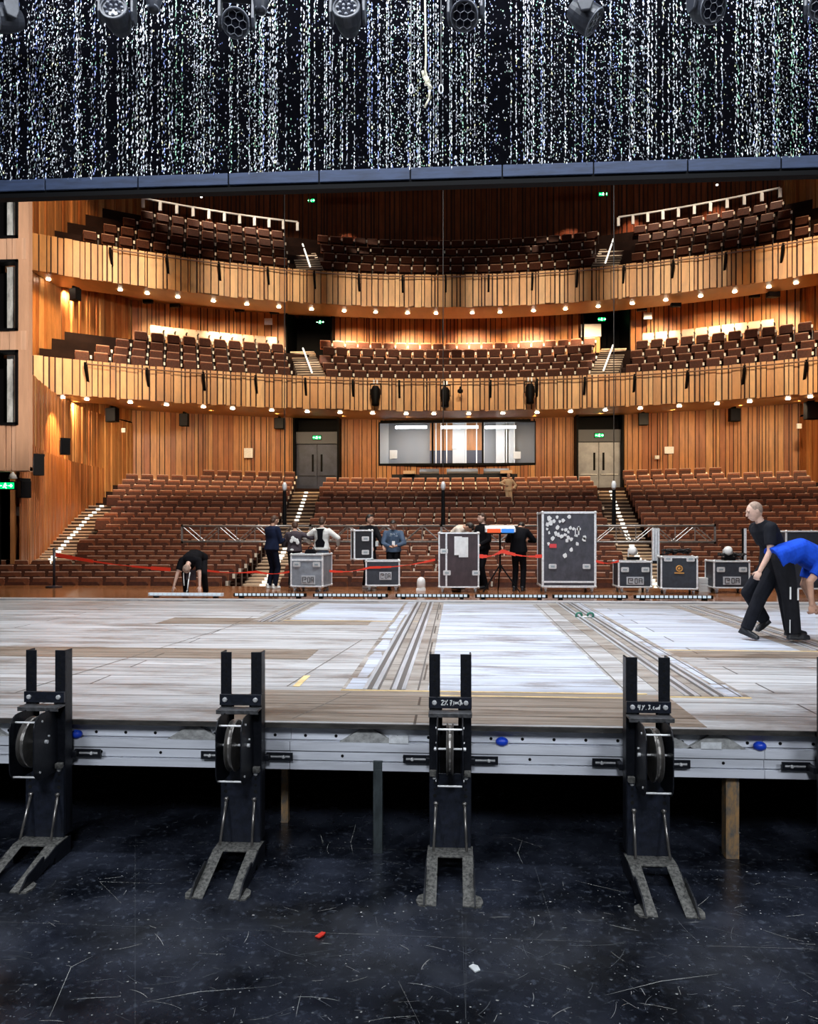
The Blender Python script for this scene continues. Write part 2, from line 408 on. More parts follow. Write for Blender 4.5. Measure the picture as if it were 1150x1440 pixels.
# ================================================================ aisles
def stairs(name,lab,pts,w,zf,n,lit='mid',tm=TREAD):
    """pts: list of (x,y) centre line low->high ; zf(y) height"""
    t=thing(name,(pts[0][0],pts[0][1],0),lab,'stairs'); O=Vector((pts[0][0],pts[0][1],0)); b=MB(); N=n
    L=[Vector(p) for p in pts]
    def P_(s):
        s*=len(L)-1; i=min(int(s),len(L)-2); return L[i].lerp(L[i+1],s-i)
    for i in range(N):
        a=P_(i/N)-O.xy; c=P_((i+1)/N)-O.xy; z=zf((a.x+c.x)/2+O.x,(a.y+c.y)/2+O.y)
        b.box(min(a.x,c.x)-w/2,max(a.x,c.x)+w/2,a.y,c.y+.04,z-.6,z-.05,1); b.box(min(a.x,c.x)-w/2,max(a.x,c.x)+w/2,a.y-.02,c.y+.04,z-.05,z,0)
        q=MB(); xx=(a.x+c.x)/2
        if lit=='mid': q.box(xx-.09,xx+.09,a.y-.035,a.y-.005,z-.07,z+.01)
        elif lit is None: continue
        if i%1==0: q.build('step_light',LED,t)
    b.build('steps',[tm,RISER],t); return t
def zfl(x,y):
    k=-1.
    while k<20.4 and 19.4+.95*k-x*x/(2*(92-3.1*k))-.42<y: k+=.05
    if k<=0: return ZT[0]-.86
    k=min(k,19.99); i=int(k); return max(ZT[i]-.86,ZT[i]+(ZT[i+1]-ZT[i])*(k-i)-.86)+.02
def zrow(y):
    k=(y-19.4)/.95; 
    if k<=0: return ZT[0]-.86
    if k>=20: return ZT[20]-.86
    i=int(k); return ZT[i]+(ZT[i+1]-ZT[i])*(k-i)-.84
aL=[(-Xa(k),Yk(k,Xa(k))) for k in (0,6,12,19)]
stairs('aisle_stairs','pale stepped left aisle with lit nosings leading up to the dark blue doors',aL,1.2,zfl,34)
stairs('aisle_stairs','pale stepped right aisle with lit nosings leading up to the grey doors',[(-a,b) for a,b in aL],1.2,zfl,34)
sl=[(-(xwall(Yk(k,13.5))-.75),Yk(k,13.5)) for k in range(4,16,1)]
stairs('aisle_stairs','pale stepped side aisle with lit nosings running up along the left wall',sl,1.15,lambda x,y:zfl(x,y)+.10,24)
# balcony aisles with white diagonal rail
def bal_stairs(f,A,rows,z0,lab,s):
    x=s*A; y0=f(x)+.5; y1=f(x)+rows[-1][0]+.6; N=12
    t=thing('balcony_stairs',(x,y0,0),lab,'stairs'); b=MB()
    for i in range(N):
        yy=(y1-y0)*i/N; z=z0+(rows[-1][1]-.9-z0)*(i+1)/N
        dx=s*.30*yy; b.box(dx-.6,dx+.6,yy,yy+(y1-y0)/N+.05,z-.5,z-.05,1); b.box(dx-.6,dx+.6,yy-.03,yy+(y1-y0)/N+.05,z-.05,z,0)
    b.build('steps',[TREAD,RISER],t)
    MB().tube((0-s*.0,0.0,z0+.35),(s*.30*(y1-y0-.9),y1-y0-.9,rows[-1][1]-.85),.04,.04,8).build('rail_added_glow',LED,t)  # rail is no lamp; its bright line comes from added glow
for s,n in ((-1,'left'),(1,'right')):
    bal_stairs(f1,6.3,[(5.0,12.2)],8.9,'stepped %s aisle of the lower balcony with a pale diagonal rail'%n,s)
    bal_stairs(f2,6.75,ROW2,14.2,'stepped %s aisle of the upper balcony with a pale diagonal rail'%n,s)
# white capped rail behind the last upper rows
for s,n in ((-1,'left'),(1,'right')):
    xs_=XS(min(s*8.2,s*15),max(s*8.2,s*15),10); t=thing('rear_rail',(0,0,0),'white capped rail catching light behind the %s seats of the upper balcony'%n,'rail')
    b=MB(); b.path([(x,f2(x)+5.0,18.30) for x in xs_],.05,6); b.build('top_bar',WHT,t)
    for x in xs_: MB().box(x-.07,x+.07,f2(x)+4.96,f2(x)+5.04,17.85,18.28).build('post',WHT,t)
# ================================================================ doors, openings, booth
GREYD=mat('door_grey',(.36,.38,.42),.4,.1,.2,(2,2,2)); BLUED=mat('door_blue',(.045,.06,.11),.45,.1,.3,(2,2,2))
def exit_sign(loc,lab,w=.5,rz=0,gl=GREEN):
    t=thing('exit_sign',loc,lab,'sign','green exit signs',rz)
    MB().box(-w/2-.03,w/2+.03,0,.06,-.12,.12).build('housing',BLK,t)
    b=MB(); b.box(-w/2,w/2,-.012,0,-.09,.09); b.build('lit_panel',glow('exit_green_dim',(.0,.55,.12),2.2),t)
    g=MB(); y=-.02 # running figure and arrow
    g.ell((0,y,.055),(.022,.008,.022)); g.tube((0,y,.03),(-.02,y,-.02),.014); g.tube((-.02,y,-.02),(.03,y,-.075),.011); g.tube((-.02,y,-.02),(-.07,y,-.05),.011); g.tube((0,y,.025),(.05,y,.0),.009); g.tube((0,y,.025),(-.05,y,.01),.009)
    g.tube((.1,y,0),(.2,y,0),.012); g.tube((.2,y,0),(.16,y,.04),.012); g.tube((.2,y,0),(.16,y,-.04),.012); g.tube((-.2,y,.0),(-.11,y,0),.012)
    g.build('pictogram',glow('exit_white',(.5,1,.65),6),t); return t
def door(name,xr,m,k):
    x0,x1=xr; Y=38.5; zt=EYE+126*38.6/F; zb=EYE+60*38.6/F; xm=(x0+x1)/2; zo=EYE+162*38.6/F; zm=EYE+143*38.6/F
    t=bpy.data.objects.new(name,None); COL.objects.link(t); t.location=(xm,Y,zb); t['kind']='structure'; w=(x1-x0)/2
    b=MB(); b.box(-w,-w+.1,0,1,0,zo-zb); b.box(w-.1,w,0,1,0,zo-zb); b.box(-w,w,.9,1,zm-zb,zo-zb); b.build('frame',BLK,t)
    MB().box(-w+.1,w-.1,.35,.42,zt-zb,zm-zb).build('transom_panel',mat('transom_'+name,(.09,.1,.125),.5),t)
    for s in (-1,1):
        lf=MB().box(min(0,s*(w-.12)),max(0,s*(w-.12)),.4,.46,0,zt-zb-.03).build('leaf',m,t,(s*.01,0,0),bevel=.01)
        MB().box(s*.22-.05,s*.22+.05,.37,.395,.95,1.85).build('viewing_slot',BLK,lf)
        MB().box(min(s*.1,s*(w-.25)),max(s*.1,s*(w-.25)),.33,.37,.72,.76).build('push_bar',ALU2 if m is GREYD else STEEL2,lf)
    return t,zt
t,zt=door('door_1',DL,BLUED,0); exit_sign(((DL[0]+DL[1])/2,38.8,EYE+134*38.8/F),'green running figure exit sign above the dark blue stalls doors',.42)
t,zt=door('door_2',DR,GREYD,1); exit_sign(((DR[0]+DR[1])/2,38.8,EYE+134*38.8/F),'green running figure exit sign above the grey stalls doors',.42)
for i,(a,b_) in enumerate((OL,OR)):
    t=MB(); t.box(a,a+.05,38.4,41,9.3,14); t.box(b_-.05,b_,38.4,41,9.3,14); t.box(a,b_,40.9,41,9,14); struct(t.build('door_%d'%(i+3),BLK))
exit_sign(at(450,453,40.5),'tiny green exit sign deep in the left opening of the lower balcony',.12)
exit_sign(at(846,449,40.3),'green exit sign in the right opening of the lower balcony',.36)
exit_sign(at(437,282,41.2),'green exit sign high above the left aisle of the upper balcony',.4)
exit_sign(at(848,273,41.2),'green exit sign high above the right aisle of the upper balcony',.45)
c=at(831,464,38.8); t=thing('notice_board',(c.x,c.y,c.z-1.3),'pale board in a wooden stand inside the right opening of the lower balcony','board')
MB().box(-.5,.5,0,.08,.95,1.6).build('panel',mat('pale_board',(.75,.74,.68),.5),t); MB().box(-.45,.45,.0,.5,0,.93).build('stand',D[3],t)
# control booth
x0,x1=BW; bm=mat('booth_grey',(.26,.28,.31),.6); bb=mat('booth_blue',(.03,.045,.09),.5)
t=bpy.data.objects.new('window_1',None); COL.objects.link(t); t.location=((x0+x1)/2,39.8,bz0); t['kind']='structure'; w=(x1-x0)/2; h=bz1-bz0
b=MB(); b.box(-w,w,-.12,.1,-.12,.0); b.box(-w,w,-.1,.1,h-.0,h+.14)
for x in (-w,-w+w*2*.345,-w+w*2*.665,w): b.box(x-.05,x+.05,-.1,.1,0,h)
b.build('window_frame',BLK,t)
gm=bpy.data.materials.new('booth_glass'); gm.use_nodes=True; nt=gm.node_tree; nt.nodes.clear(); o_=nt.nodes.new('ShaderNodeOutputMaterial'); mx=nt.nodes.new('ShaderNodeMixShader'); tr=nt.nodes.new('ShaderNodeBsdfTransparent'); gl_=nt.nodes.new('ShaderNodeBsdfGlossy'); gl_.inputs['Roughness'].default_value=.4; mx.inputs[0].default_value=.012
nt.links.new(tr.outputs[0],mx.inputs[1]); nt.links.new(gl_.outputs[0],mx.inputs[2]); nt.links.new(mx.outputs[0],o_.inputs[0])
for a,c in ((0,.345),(.345,.665),(.665,1)): MB().box(-w+2*w*a+.05,-w+2*w*c-.05,-.01,.01,0.02,h-.02).build('pane',gm,t)
r=MB(); r.box(x0-.4,x1+.4,42.9,43,bz0-.5,bz1+.6,0); r.box(x0-.5,x0-.4,40,43,bz0-.5,bz1+.6,0); r.box(x1+.4,x1+.5,40,43,bz0-.5,bz1+.6,0); r.box(x0-.5,x1+.5,40,43,bz0-.6,bz0-.5,1); r.box(x0-.5,x1+.5,40.1,43,bz1+.5,bz1+.6,0)
r.box(x0+2.6,x1-2.7,42.7,42.88,bz0-.5,bz0+1.0,1); r.box(x0+2.6,x1-2.7,42.7,42.88,bz0+1.0,bz1+.6,2)
for px in (613,620,628,655,670,680,712,723): xx=at(px,0,42.3).x; r.box(xx-.03,xx+.03,42.2,42.28,bz0-.5,bz1+.5,3)
for px,ww in ((645,.35),(706,.35),(716,.25),(540,.25)): xx=at(px,0,42.5).x; r.box(xx-ww,xx+ww,42.45,42.6,bz0-.5,bz1+.5,4)
struct(r.build('wall_booth',[bm,bb,D[0],WHT,mat('booth_white',(.6,.62,.64),.5)]))
for i,(a,c,n) in enumerate(((556,600,'left'),(620,672,'middle'),(682,725,'right'))):
    A=at(a,601,41.0);C_=at(c,601,41.0); o=MB().tube((A.x,41,A.z),(C_.x,41,A.z),.07,.07,8).build('fluorescent_tube',TUBE); tag(o,'bright white fluorescent tube behind the %s pane of the control booth'%n,'lamp','fluorescent tubes in the control booth')
    lamp('AREA',((A.x+C_.x)/2,40.9,A.z-.15),45,(.92,.96,1),1.5,target=((A.x+C_.x)/2,41.6,A.z-3),sy=.3)
for a,b_,c,d_,n in ((548,633,558,645,'white cabinet standing behind the left pane of the control booth'),(722,635,732,645,'white box on the desk behind the right pane of the control booth'),(636,626,642,631,'small white box on the post behind the middle pane of the control booth')):
    A=at(a,b_,41.4);C_=at(c,d_,41.4); o=MB().box(A.x,C_.x,41.4,41.7,C_.z,A.z).build('equipment_box',WHT); tag(o,n,'box')
# mixing desks in front of the booth
t=thing('mixing_desk',(at(650,660,38.3).x,38.6,ZT[20]-.9),'long dark sound mixing desk below the control booth window','mixing desk')
MB().box(-3.6,2.8,0,.7,.0,.82).build('table',STEEL,t)
for a,b_ in ((-2.2,-1.2),(-.8,.8),(1.1,2.4)): MB().prism([(0.0,.85),(.6,.85),(.6,1.15),(.0,.95)],a,b_,'x').build('console',mat('console_grey',(.12,.12,.13),.4),t)
for px,nm_ in ((575,'left'),(712,'right')):
    p=at(px,658,38.2); o=MB().box(-.3,.3,0,.4,0,.16).build('equipment_box',mat('tan_box',(.6,.42,.28),.6),None,(p.x,38.25,ZT[20]-.08)); tag(o,'tan bag lying by the %s end of the mixing desk'%nm_,'bag')
# proscenium tower on the left with three dark side-light bays
t=thing('side_tower',(-11.4,19.5,0),'pinkish slatted side tower at the left edge with three dark lighting bays','tower')
zz=lambda py:EYE+(748-py)*20.2/F-0
zb=zz(662)
bays=[(zz(598),zz(493)),(zz(466),zz(366)),(zz(336),zz(240))]
lv=[zb]+[q for p in bays for q in p]+[20]
rg=random.Random(5)
for i in range(0,len(lv),2):
    slats([(-15,19.5),(-11.45,19.5)],lv[i],lv[i+1],rg,.2,.32,.06,.03,2).build('slat_panel',PK+[GAP],t,(11.4,-19.5,0))
MB().box(-.36,0,-.05,.12,zb,20).build('edge_post',PK[0],t)
MB().box(-3.6,-.0,.0,.12,zb-.02,zb+.1).build('underside',PK[0],t)
for (a,c) in bays:
    fr=MB(); fr.box(-.36,-.29,-.09,.2,a,c); fr.box(-3.6,-.29,-.09,.2,a,a+.07); fr.box(-3.6,-.29,-.09,.2,c-.07,c); fr.box(-3.6,-.66,.9,.95,a,c); fr.build('bay_frame',BLK,t)
    MB().box(-.82,-.62,.3,.36,a+.05,c-.05).build('reflection_strip',mat('reflection_strip',(.6,.62,.6),.4,0,.6,(3,3,1.2)),t)  # pale strip stands in for a reflection inside each bay
struct(part('wall_stage_left',CEIL,None,lambda b:(b.box(-19,-13.2,20.9,21.1,0,23))))
exit_sign(at(8,683,20.8),'green exit sign over the black doorway under the left side tower',.5)
t=thing('hanging_lamp',at(18,665,20.4),'white bell shaped lamp hanging under the left side tower','lamp')
MB().lathe([(.12,-.16),(.08,-.05),(.03,0),(.02,.05)],n=16).build('shade',WHT,t,smooth=True); MB().tube((0,0,.05),(0,0,.3),.015).build('stem',WHT,t)
def speaker(loc,w,d,h,lab,rz=0,bracket=True):
    t=thing('loudspeaker',loc,lab,'loudspeaker','black wall loudspeakers',rz)
    b=MB(); b.prism([(-w/2,0),(w/2,0),(w/2*.8,d),(-w/2*.8,d)],-h/2,h/2,'z'); b.build('cabinet',BLK,t,bevel=.01)
    MB().box(-w/2+.03,w/2-.03,-.012,0,-h/2+.03,h/2-.03).build('grille',STEEL,t)
    MB().box(-.04,.04,0,.02+d,h/2,h/2+.08).build('bracket',BLK,t)
for px,py,Y,w,h,n,rz in ((85,629,25.3,.28,.5,'high on the lit part of the left wall',-.9),(47,655,22.9,.28,.6,'on the left wall beside the tower',-1),(27,688,21.4,.3,.5,'above the doorway by the left wall',-.6),
  (155,583,31.5,.55,.6,'hanging in the far left corner under the lower balcony',-.3),(258,590,35.5,.45,.6,'on the rear wall under the left of the lower balcony',0),(392,595,37.5,.5,.55,'on the rear wall just left of the dark blue doors',0),
  (905,589,37.5,.5,.6,'on the rear wall just right of the grey doors',0),(1034,583,35.8,.5,.6,'on the rear wall towards the right end under the lower balcony',.2),(1144,577,31.5,.6,.7,'at the right edge under the lower balcony',.3),
  (102,413,30.3,.42,.5,'under the left end of the upper balcony',-.4),(1089,411,33.6,.55,.35,'under the right part of the upper balcony',.2)):
    speaker(at(px,py,Y),w,.3,h,'black loudspeaker '+n,rz)
for px in (207,245,336,385,513,566,578,682,716,767,903,950,1065):
    pass
for i,(px,py) in enumerate(((207,423),(245,429),(336,435),(385,438),(511,443),(563,444),(580,444),(683,442),(717,440),(766,438),(903,434),(951,428),(1062,415))):
    c=at(px,py,36.6 if 300<px<950 else 34.5); o=MB().box(-.22,.22,0,.2,-.08,.08).build('ventilation_outlet',BLK,None,(c.x,c.y,c.z)); tag(o,'small black outlet at the wall top under the upper balcony, %s from the left'%ordn(i),'vent','black outlets under the upper balcony')
# three spotlights hung on the lower balcony front
for px,py,n in ((528,560,'left'),(626,562,'middle'),(745,557,'right')):
    Y=32.1; c=at(px,py-16,Y); t=thing('spotlight',c,'black spotlight hanging from the lower balcony rail, %s of the three'%n,'spotlight','spotlights on the lower balcony front')
    MB().lathe([(.12,.02),(.19,-.1),(.2,-.45),(.15,-.62),(.16,-.8),(.13,-.82)],(0,0,0),(0,.12,1),16).build('body',BLK,t,smooth=True)
    b=MB(); b.box(-.23,-.2,-.03,.03,-.35,.12); b.box(.2,.23,-.03,.03,-.35,.12); b.box(-.23,.23,-.03,.03,.1,.14); b.build('yoke',BLK,t)
    b=MB(); b.box(-.1,-.04,-.04,.04,.14,.3); b.box(.04,.1,-.04,.04,.14,.3); b.build('clamp',ZINC,t)
c=at(647,550,32.3); o=MB().lathe([(.03,.2),(.05,.1),(.12,.05),(.12,-.05),(.04,-.1)],n=12).build('camera_dome',BLK,None,c); tag(o,'small black dome on the lower balcony front right of the middle spotlight','camera')
# small wall fittings
for px,py,Y,nm_,lab,m,d in ((349,637,37.8,'wall_panel','small grey control panel on the rear stalls wall left of the doors',ALU2,(.45,.5)),(941,633,38,'wall_panel','small grey control panel on the rear stalls wall right of the grey doors',ALU2,(.45,.35)),(924,643,38,'wall_box','small white box on the rear stalls wall right of the grey doors',WHT,(.22,.18)),
  (377,452,37.2,'wall_panel','small grey panel on the lower balcony rear wall left of the left opening',ALU2,(.4,.32)),(911,444,37.2,'wall_panel','small grey panel on the lower balcony rear wall right of the right opening',ALU2,(.4,.32)),(173,605,33.4,'motion_sensor','white sensor on the left corner wall under the lower balcony',WHT,(.18,.2)),(1124,599,33.6,'motion_sensor','white sensor on the right corner wall under the lower balcony',WHT,(.2,.22)),(22,719,21.7,'wall_panel','small pale switch plate beside the black doorway at the left',ALU2,(.22,.28))):
    c=at(px,py,Y); o=MB().box(-d[0]/2,d[0]/2,0,.08,-d[1]/2,d[1]/2).build(nm_,m,None,c,bevel=.01); tag(o,lab,'wall fitting')
# ceiling spots in the black above the upper balcony
for i,(px,py) in enumerate(((167,254),(283,277),(333,259),(374,261),(419,263),(462,264),(490,265),(777,260),(823,257),(867,255),(913,249),(954,245),(1007,239),(1008,260),(1144,233),(575,254))):
    c=at(px,py,36+(i%3)); o=MB().ell((0,0,0),(.06,.06,.04),None,10,6).build('ceiling_light',glow('ceiling_spot',(1,.95,.85),7),None,c); tag(o,'pinpoint light in the black ceiling, %s from the left end'%ordn(i),'light','pinpoint ceiling lights')
for px,py,n in ((490,252,'left'),(805,247,'right')):
    c=at(px,py,35.5); o=MB().box(-1.1,1.1,0,.6,-.09,.09).build('ceiling_panel',mat('ceiling_tan',(.35,.22,.15),.6),None,c); tag(o,'thin tan panel edge in the dark ceiling at the %s'%n,'panel')
# ================================================================ stage floor and platform
def floor_mat():
    m=bpy.data.materials.new('black_stage_floor'); m.use_nodes=True; nt=m.node_tree; b=nt.nodes['Principled BSDF']; N=nt.nodes.new; L=nt.links.new
    tc=N('ShaderNodeTexCoord')
    def noise(sc,det=4,vs=(1,1,1),ro=.6):
        mp=N('ShaderNodeMapping'); mp.inputs['Scale'].default_value=vs; L(tc.outputs['Object'],mp.inputs[0]); n=N('ShaderNodeTexNoise'); n.inputs['Scale'].default_value=sc; n.inputs['Detail'].default_value=det; n.inputs['Roughness'].default_value=ro; L(mp.outputs[0],n.inputs['Vector']); return n.outputs['Fac']
    def ramp(src,a,b_,c0,c1):
        r=N('ShaderNodeValToRGB'); e=r.color_ramp.elements; e[0].position=a; e[0].color=(*c0,1); e[1].position=b_; e[1].color=(*c1,1); L(src,r.inputs[0]); return r.outputs[0]
    base=ramp(noise(1.6,8),.4,.72,(.003,.004,.007),(.034,.040,.060))  # bluish blotches put soft floor reflections into the colour
    speck=ramp(noise(70,3,(1,.7,1),.5),.70,.74,(0,0,0),(.55,.55,.55))
    scr=ramp(noise(6,6,(3,60,1),.7),.70,.76,(0,0,0),(.07,.08,.09))
    dust_haze=ramp(noise(22,8),.55,.72,(0,0,0),(.05,.058,.075))  # dust, raised so it also paints a bluish reflected haze
    def addc(a,c):
        x=N('ShaderNodeMix'); x.data_type='RGBA'; x.blend_type='ADD'; x.inputs[0].default_value=1; L(a,x.inputs[6]); L(c,x.inputs[7]); return x.outputs[2]
    col=addc(addc(addc(base,speck),scr),dust_haze); L(col,b.inputs['Base Color'])
    L(ramp(noise(4,8),.3,.75,(.16,)*3,(.42,)*3),b.inputs['Roughness']); b.inputs['Specular IOR Level'].default_value=.55
    return m
FLM=floor_mat()
floor=struct(part('floor',FLM,None,lambda b:b.box(-14,14,-3,19,-.1,0)))
# seams, scratches and scuffs of the black floor
rs=random.Random(21); sc=MB()
def scratch(pts,w,z=.0015,m=0):
    V_=[];
    for i,p in enumerate(pts):
        a=Vector(pts[max(i-1,0)]);b_=Vector(pts[min(i+1,len(pts)-1)]); d=(b_-a).normalized(); n=Vector((-d.y,d.x))*w/2*(1 if 0<i<len(pts)-1 else .2); p=Vector(p)
        V_+=[(p.x+n.x,p.y+n.y,z),(p.x-n.x,p.y-n.y,z)]
    sc.add(V_,[(2*i,2*i+1,2*i+3,2*i+2) for i in range(len(pts)-1)],m)
for yy in (1195,1316): 
    a=onz(575,yy,0); 
    for q in range(24): scratch([(-7+q*.6,a.y+rs.uniform(-.004,.004)),(-7+q*.6+.56,a.y+rs.uniform(-.004,.004))],.004 if rs.random()<.6 else .007,m=rs.randrange(2))
for a,b_ in (((655,1290),(655,1440)),((648,1240),(655,1440)),((752,1220),(780,1310)),((190,1100),(190,1440))):
    A=onz(*a,0);B_=onz(*b_,0); scratch([A.xy,B_.xy],.005,m=1)
for q in range(420):
    px=rs.uniform(-60,1210); py=1150+290*rs.random()**.8; A=onz(px,py,0).xy; ang=rs.gauss(0,.5) if rs.random()<.6 else rs.uniform(0,PI); l=rs.expovariate(1/.07)+.015; cv=rs.uniform(-.9,.9)
    pts=[A.copy()]
    for i in range(6): ang+=cv*.12; pts.append(pts[-1]+Vector((math.cos(ang),math.sin(ang)))*l/6)
    scratch(pts,rs.uniform(.0010,.003),m=rs.choice((0,1,1)))
for a in (((70,1430),(100,1360),(130,1345)),((200,1410),(280,1395),(375,1388)),((170,1270),(140,1240),(230,1243)),((500,1160),(493,1185),(497,1205)),((690,1178),(720,1178),(765,1193)),((850,1400),(930,1380),(1010,1370)),((735,1180),(728,1200),(735,1215)),((560,1380),(590,1440)),((420,1240),(405,1250))):
    scratch([onz(x,y,0).xy for x,y in a],.004,m=0)
for q in range(420):
    px=rs.uniform(-40,1190); py=1140+300*rs.random(); A=onz(px,py,0); r_=rs.uniform(.002,.007)
    sc.add([(A.x+r_*math.cos(t)*rs.uniform(.5,1.6),A.y+r_*math.sin(t),.0014) for t in (0,1.2,2.4,3.7,5)],[(0,1,2,3,4)],rs.randrange(2))
o=sc.build('scratches',[mat('scratch_pale',(.42,.42,.40),.7),mat('scratch_grey',(.13,.14,.15),.7)],floor); o['kind']='stuff'
def chip(px,py,m,lab,rz,s=1):
    p=onz(px,py,0); o=MB().add([(-.018*s,-.03*s,0),(.014*s,-.032*s,.002),(.022*s,.0,.004),(.012*s,.03*s,.003),(-.016*s,.028*s,.0),(-.018*s,-.03*s,.006),(.014*s,-.032*s,.008),(.022*s,.0,.012),(.012*s,.03*s,.009),(-.016*s,.028*s,.006)],[(4,3,2,1,0),(5,6,7,8,9),(0,1,6,5),(1,2,7,6),(2,3,8,7),(3,4,9,8),(4,0,5,9)]).build('paper_scrap' if m is PAPER else 'tape_scrap',m,None,(p.x,p.y,.002)); o.rotation_euler=(0,0,rz); tag(o,lab,'scrap')
chip(451,1316,mat('red_scrap',(.8,.04,.02),.5),'small red scrap lying on the black stage floor',-.5)
chip(667,1363,PAPER,'small white paper scrap lying on the black stage floor',.6)
chip(593,851,PAPER,'white scrap lying on the far end of the platform rails',.6,3) if False else None
# --- platform
ZD=.93; YD=5.34; YE=15.0
def deck_mat(n,c0,c1,c2,streak=(.35,6,1),sc=1.5,plank=.42):
    m=bpy.data.materials.new(n); m.use_nodes=True; nt=m.node_tree; b=nt.nodes['Principled BSDF']; N=nt.nodes.new; L=nt.links.new
    tc=N('ShaderNodeTexCoord')
    def noise(s,det,vs,ro=.65):
        mp=N('ShaderNodeMapping'); mp.inputs['Scale'].default_value=vs; L(tc.outputs['Object'],mp.inputs[0]); x=N('ShaderNodeTexNoise'); x.inputs['Scale'].default_value=s; x.inputs['Detail'].default_value=det; x.inputs['Roughness'].default_value=ro; L(mp.outputs[0],x.inputs['Vector']); return x.outputs['Fac']
    r=N('ShaderNodeValToRGB'); e=r.color_ramp.elements; e[0].position=.30; e[0].color=(*c2,1); e[1].position=.46; e[1].color=(*c0,1); q=r.color_ramp.elements.new(.64); q.color=(*c1,1)
    L(noise(sc,10,streak,.72),r.inputs[0])
    r2=N('ShaderNodeValToRGB'); e=r2.color_ramp.elements; e[0].position=.38; e[0].color=(.42,.35,.30,1); e[1].position=.5; e[1].color=(1,1,1,1); L(noise(1.0,10,(.5,1.8,1),.75),r2.inputs[0])
    mx=N('ShaderNodeMix'); mx.data_type='RGBA'; mx.blend_type='MULTIPLY'; mx.inputs[0].default_value=.8; L(r.outputs[0],mx.inputs[6]); L(r2.outputs[0],mx.inputs[7])
    # plank joints
    br=N('ShaderNodeTexBrick'); br.inputs['Scale'].default_value=1; br.inputs['Brick Width'].default_value=6.0; br.inputs['Row Height'].default_value=plank; br.inputs['Mortar Size'].default_value=.010; br.inputs['Color1'].default_value=(1,1,1,1); br.inputs['Color2'].default_value=(.8,.79,.78,1); br.inputs['Mortar'].default_value=(.22,.2,.19,1); mb_=N('ShaderNodeMapping'); mb_.inputs['Location'].default_value=(3.3,0,0); L(tc.outputs['Object'],mb_.inputs[0]); L(mb_.outputs[0],br.inputs['Vector'])
    m2=N('ShaderNodeMix'); m2.data_type='RGBA'; m2.blend_type='MULTIPLY'; m2.inputs[0].default_value=1; L(mx.outputs[2],m2.inputs[6]); L(br.outputs['Color'],m2.inputs[7]); L(m2.outputs[2],b.inputs['Base Color'])
    b.inputs['Roughness'].default_value=.42
    bp=N('ShaderNodeBump'); bp.inputs['Strength'].default_value=.15; bp.inputs['Distance'].default_value=.01; L(r.outputs[0],bp.inputs['Height']); L(bp.outputs[0],b.inputs['Normal'])
    return m
DK=deck_mat('weathered_deck',(.43,.435,.445),(.62,.63,.645),(.20,.155,.13))
DB=deck_mat('pale_panel_boards',(.52,.57,.67),(.66,.72,.83),(.38,.39,.43),(.3,4,1),1.2,.47)
DW=deck_mat('brown_boards',(.24,.195,.155),(.37,.325,.28),(.07,.045,.032),(.4,9,1),2,.3)
DT=deck_mat('grey_track_boards',(.33,.30,.27),(.46,.43,.40),(.12,.09,.07),(.8,3,1),2,.8)
YEL=mat('yellow_edge',(.85,.62,.30),.5,0,.3,(4,4,4)); TRK=mat('track_groove',(.10,.09,.085),.5); TRA=mat('track_aluminium',(.56,.58,.62),.35,.3,.3,(14,.8,1))
P=thing('stage_platform',(0,YD,0),'wide raised timber platform on a silver aluminium frame','platform')
part('deck',DK,P,lambda b:b.box(-13,13,.0,YE-YD,ZD-.03,ZD))
part('deck_edge',mat('deck_edge_dark',(.05,.045,.04),.6,0,.6,(6,6,30)),P,lambda b:b.box(-13,13,-.02,0,ZD-.03,ZD+.004))
def rect(nm_,m,x0,x1,y0,y1,h,lab=None): 
    o=MB().box(x0,x1,y0-YD,y1-YD,ZD,ZD+h).build(nm_,m,P); 
    if lab: o['label']=lab
    return o
rect('floor_panel',DB,-.25,1.42,6.5,14.3,.003,'pale blue grey board panel'); rect('floor_panel',DB,2.4,7.2,8.95,13.6,.003,'pale blue grey board panel'); rect('floor_panel',DB,-2.6,-.85,11.6,14.3,.003,'pale blue grey board panel')
rect('floor_panel',DW,-1.75,1.75,5.4,6.45,.002,'worn brown board panel'); rect('floor_panel',DW,2.4,6,8.4,8.85,.002,'worn brown board panel'); rect('floor_panel',DW,-6.5,-1.6,8.0,8.7,.002,'worn brown board panel')
rect('floor_panel',DW,-4.5,-1.3,11.0,11.8,.002,'worn brown board panel')
def track(x0,x1,y0,y1,patch=None):
    t=MB().box(x0,x1,y0-YD,y1-YD,ZD,ZD+.005).build('rail_track',DT,P); w=x1-x0
    g=MB(); a=MB()
    for fx in ((.30,.36),(.42,.445),(.56,.585),(.64,.70),(.88,.9)): g.box(x0+w*fx[0],x0+w*fx[1],y0-YD,y1-YD,ZD+.005,ZD+.008)
    for fx in ((.25,.30),(.36,.42),(.585,.64),(.70,.745)): a.box(x0+w*fx[0],x0+w*fx[1],y0-YD,y1-YD,ZD+.005,ZD+.013)
    g.build('groove',TRK,t); a.build('rail',TRA,t)
    if patch:
        p=MB(); r_=random.Random(4); yy=y0
        while yy<y1-.3:
            l=r_.uniform(.3,1.1); p.add([(patch[0]+r_.uniform(0,.05),yy-YD,ZD+.0065),(patch[1]-r_.uniform(0,.08),yy-YD,ZD+.0065),(patch[1]-r_.uniform(0,.08),min(yy+l,y1)-YD,ZD+.0065),(patch[0]+r_.uniform(0,.05),min(yy+l,y1)-YD,ZD+.0065)],[(0,1,2,3)]); yy+=l+r_.uniform(.0,.1)
        p.build('worn_paint',DB,t)
track(-1.0,-.25,6.5,14.6,(-.97,-.78)); track(1.72,2.42,6.4,14.6,(2.24,2.40)); track(3.95,4.55,8.95,14.2); track(-3.15,-2.65,11.3,14.4)
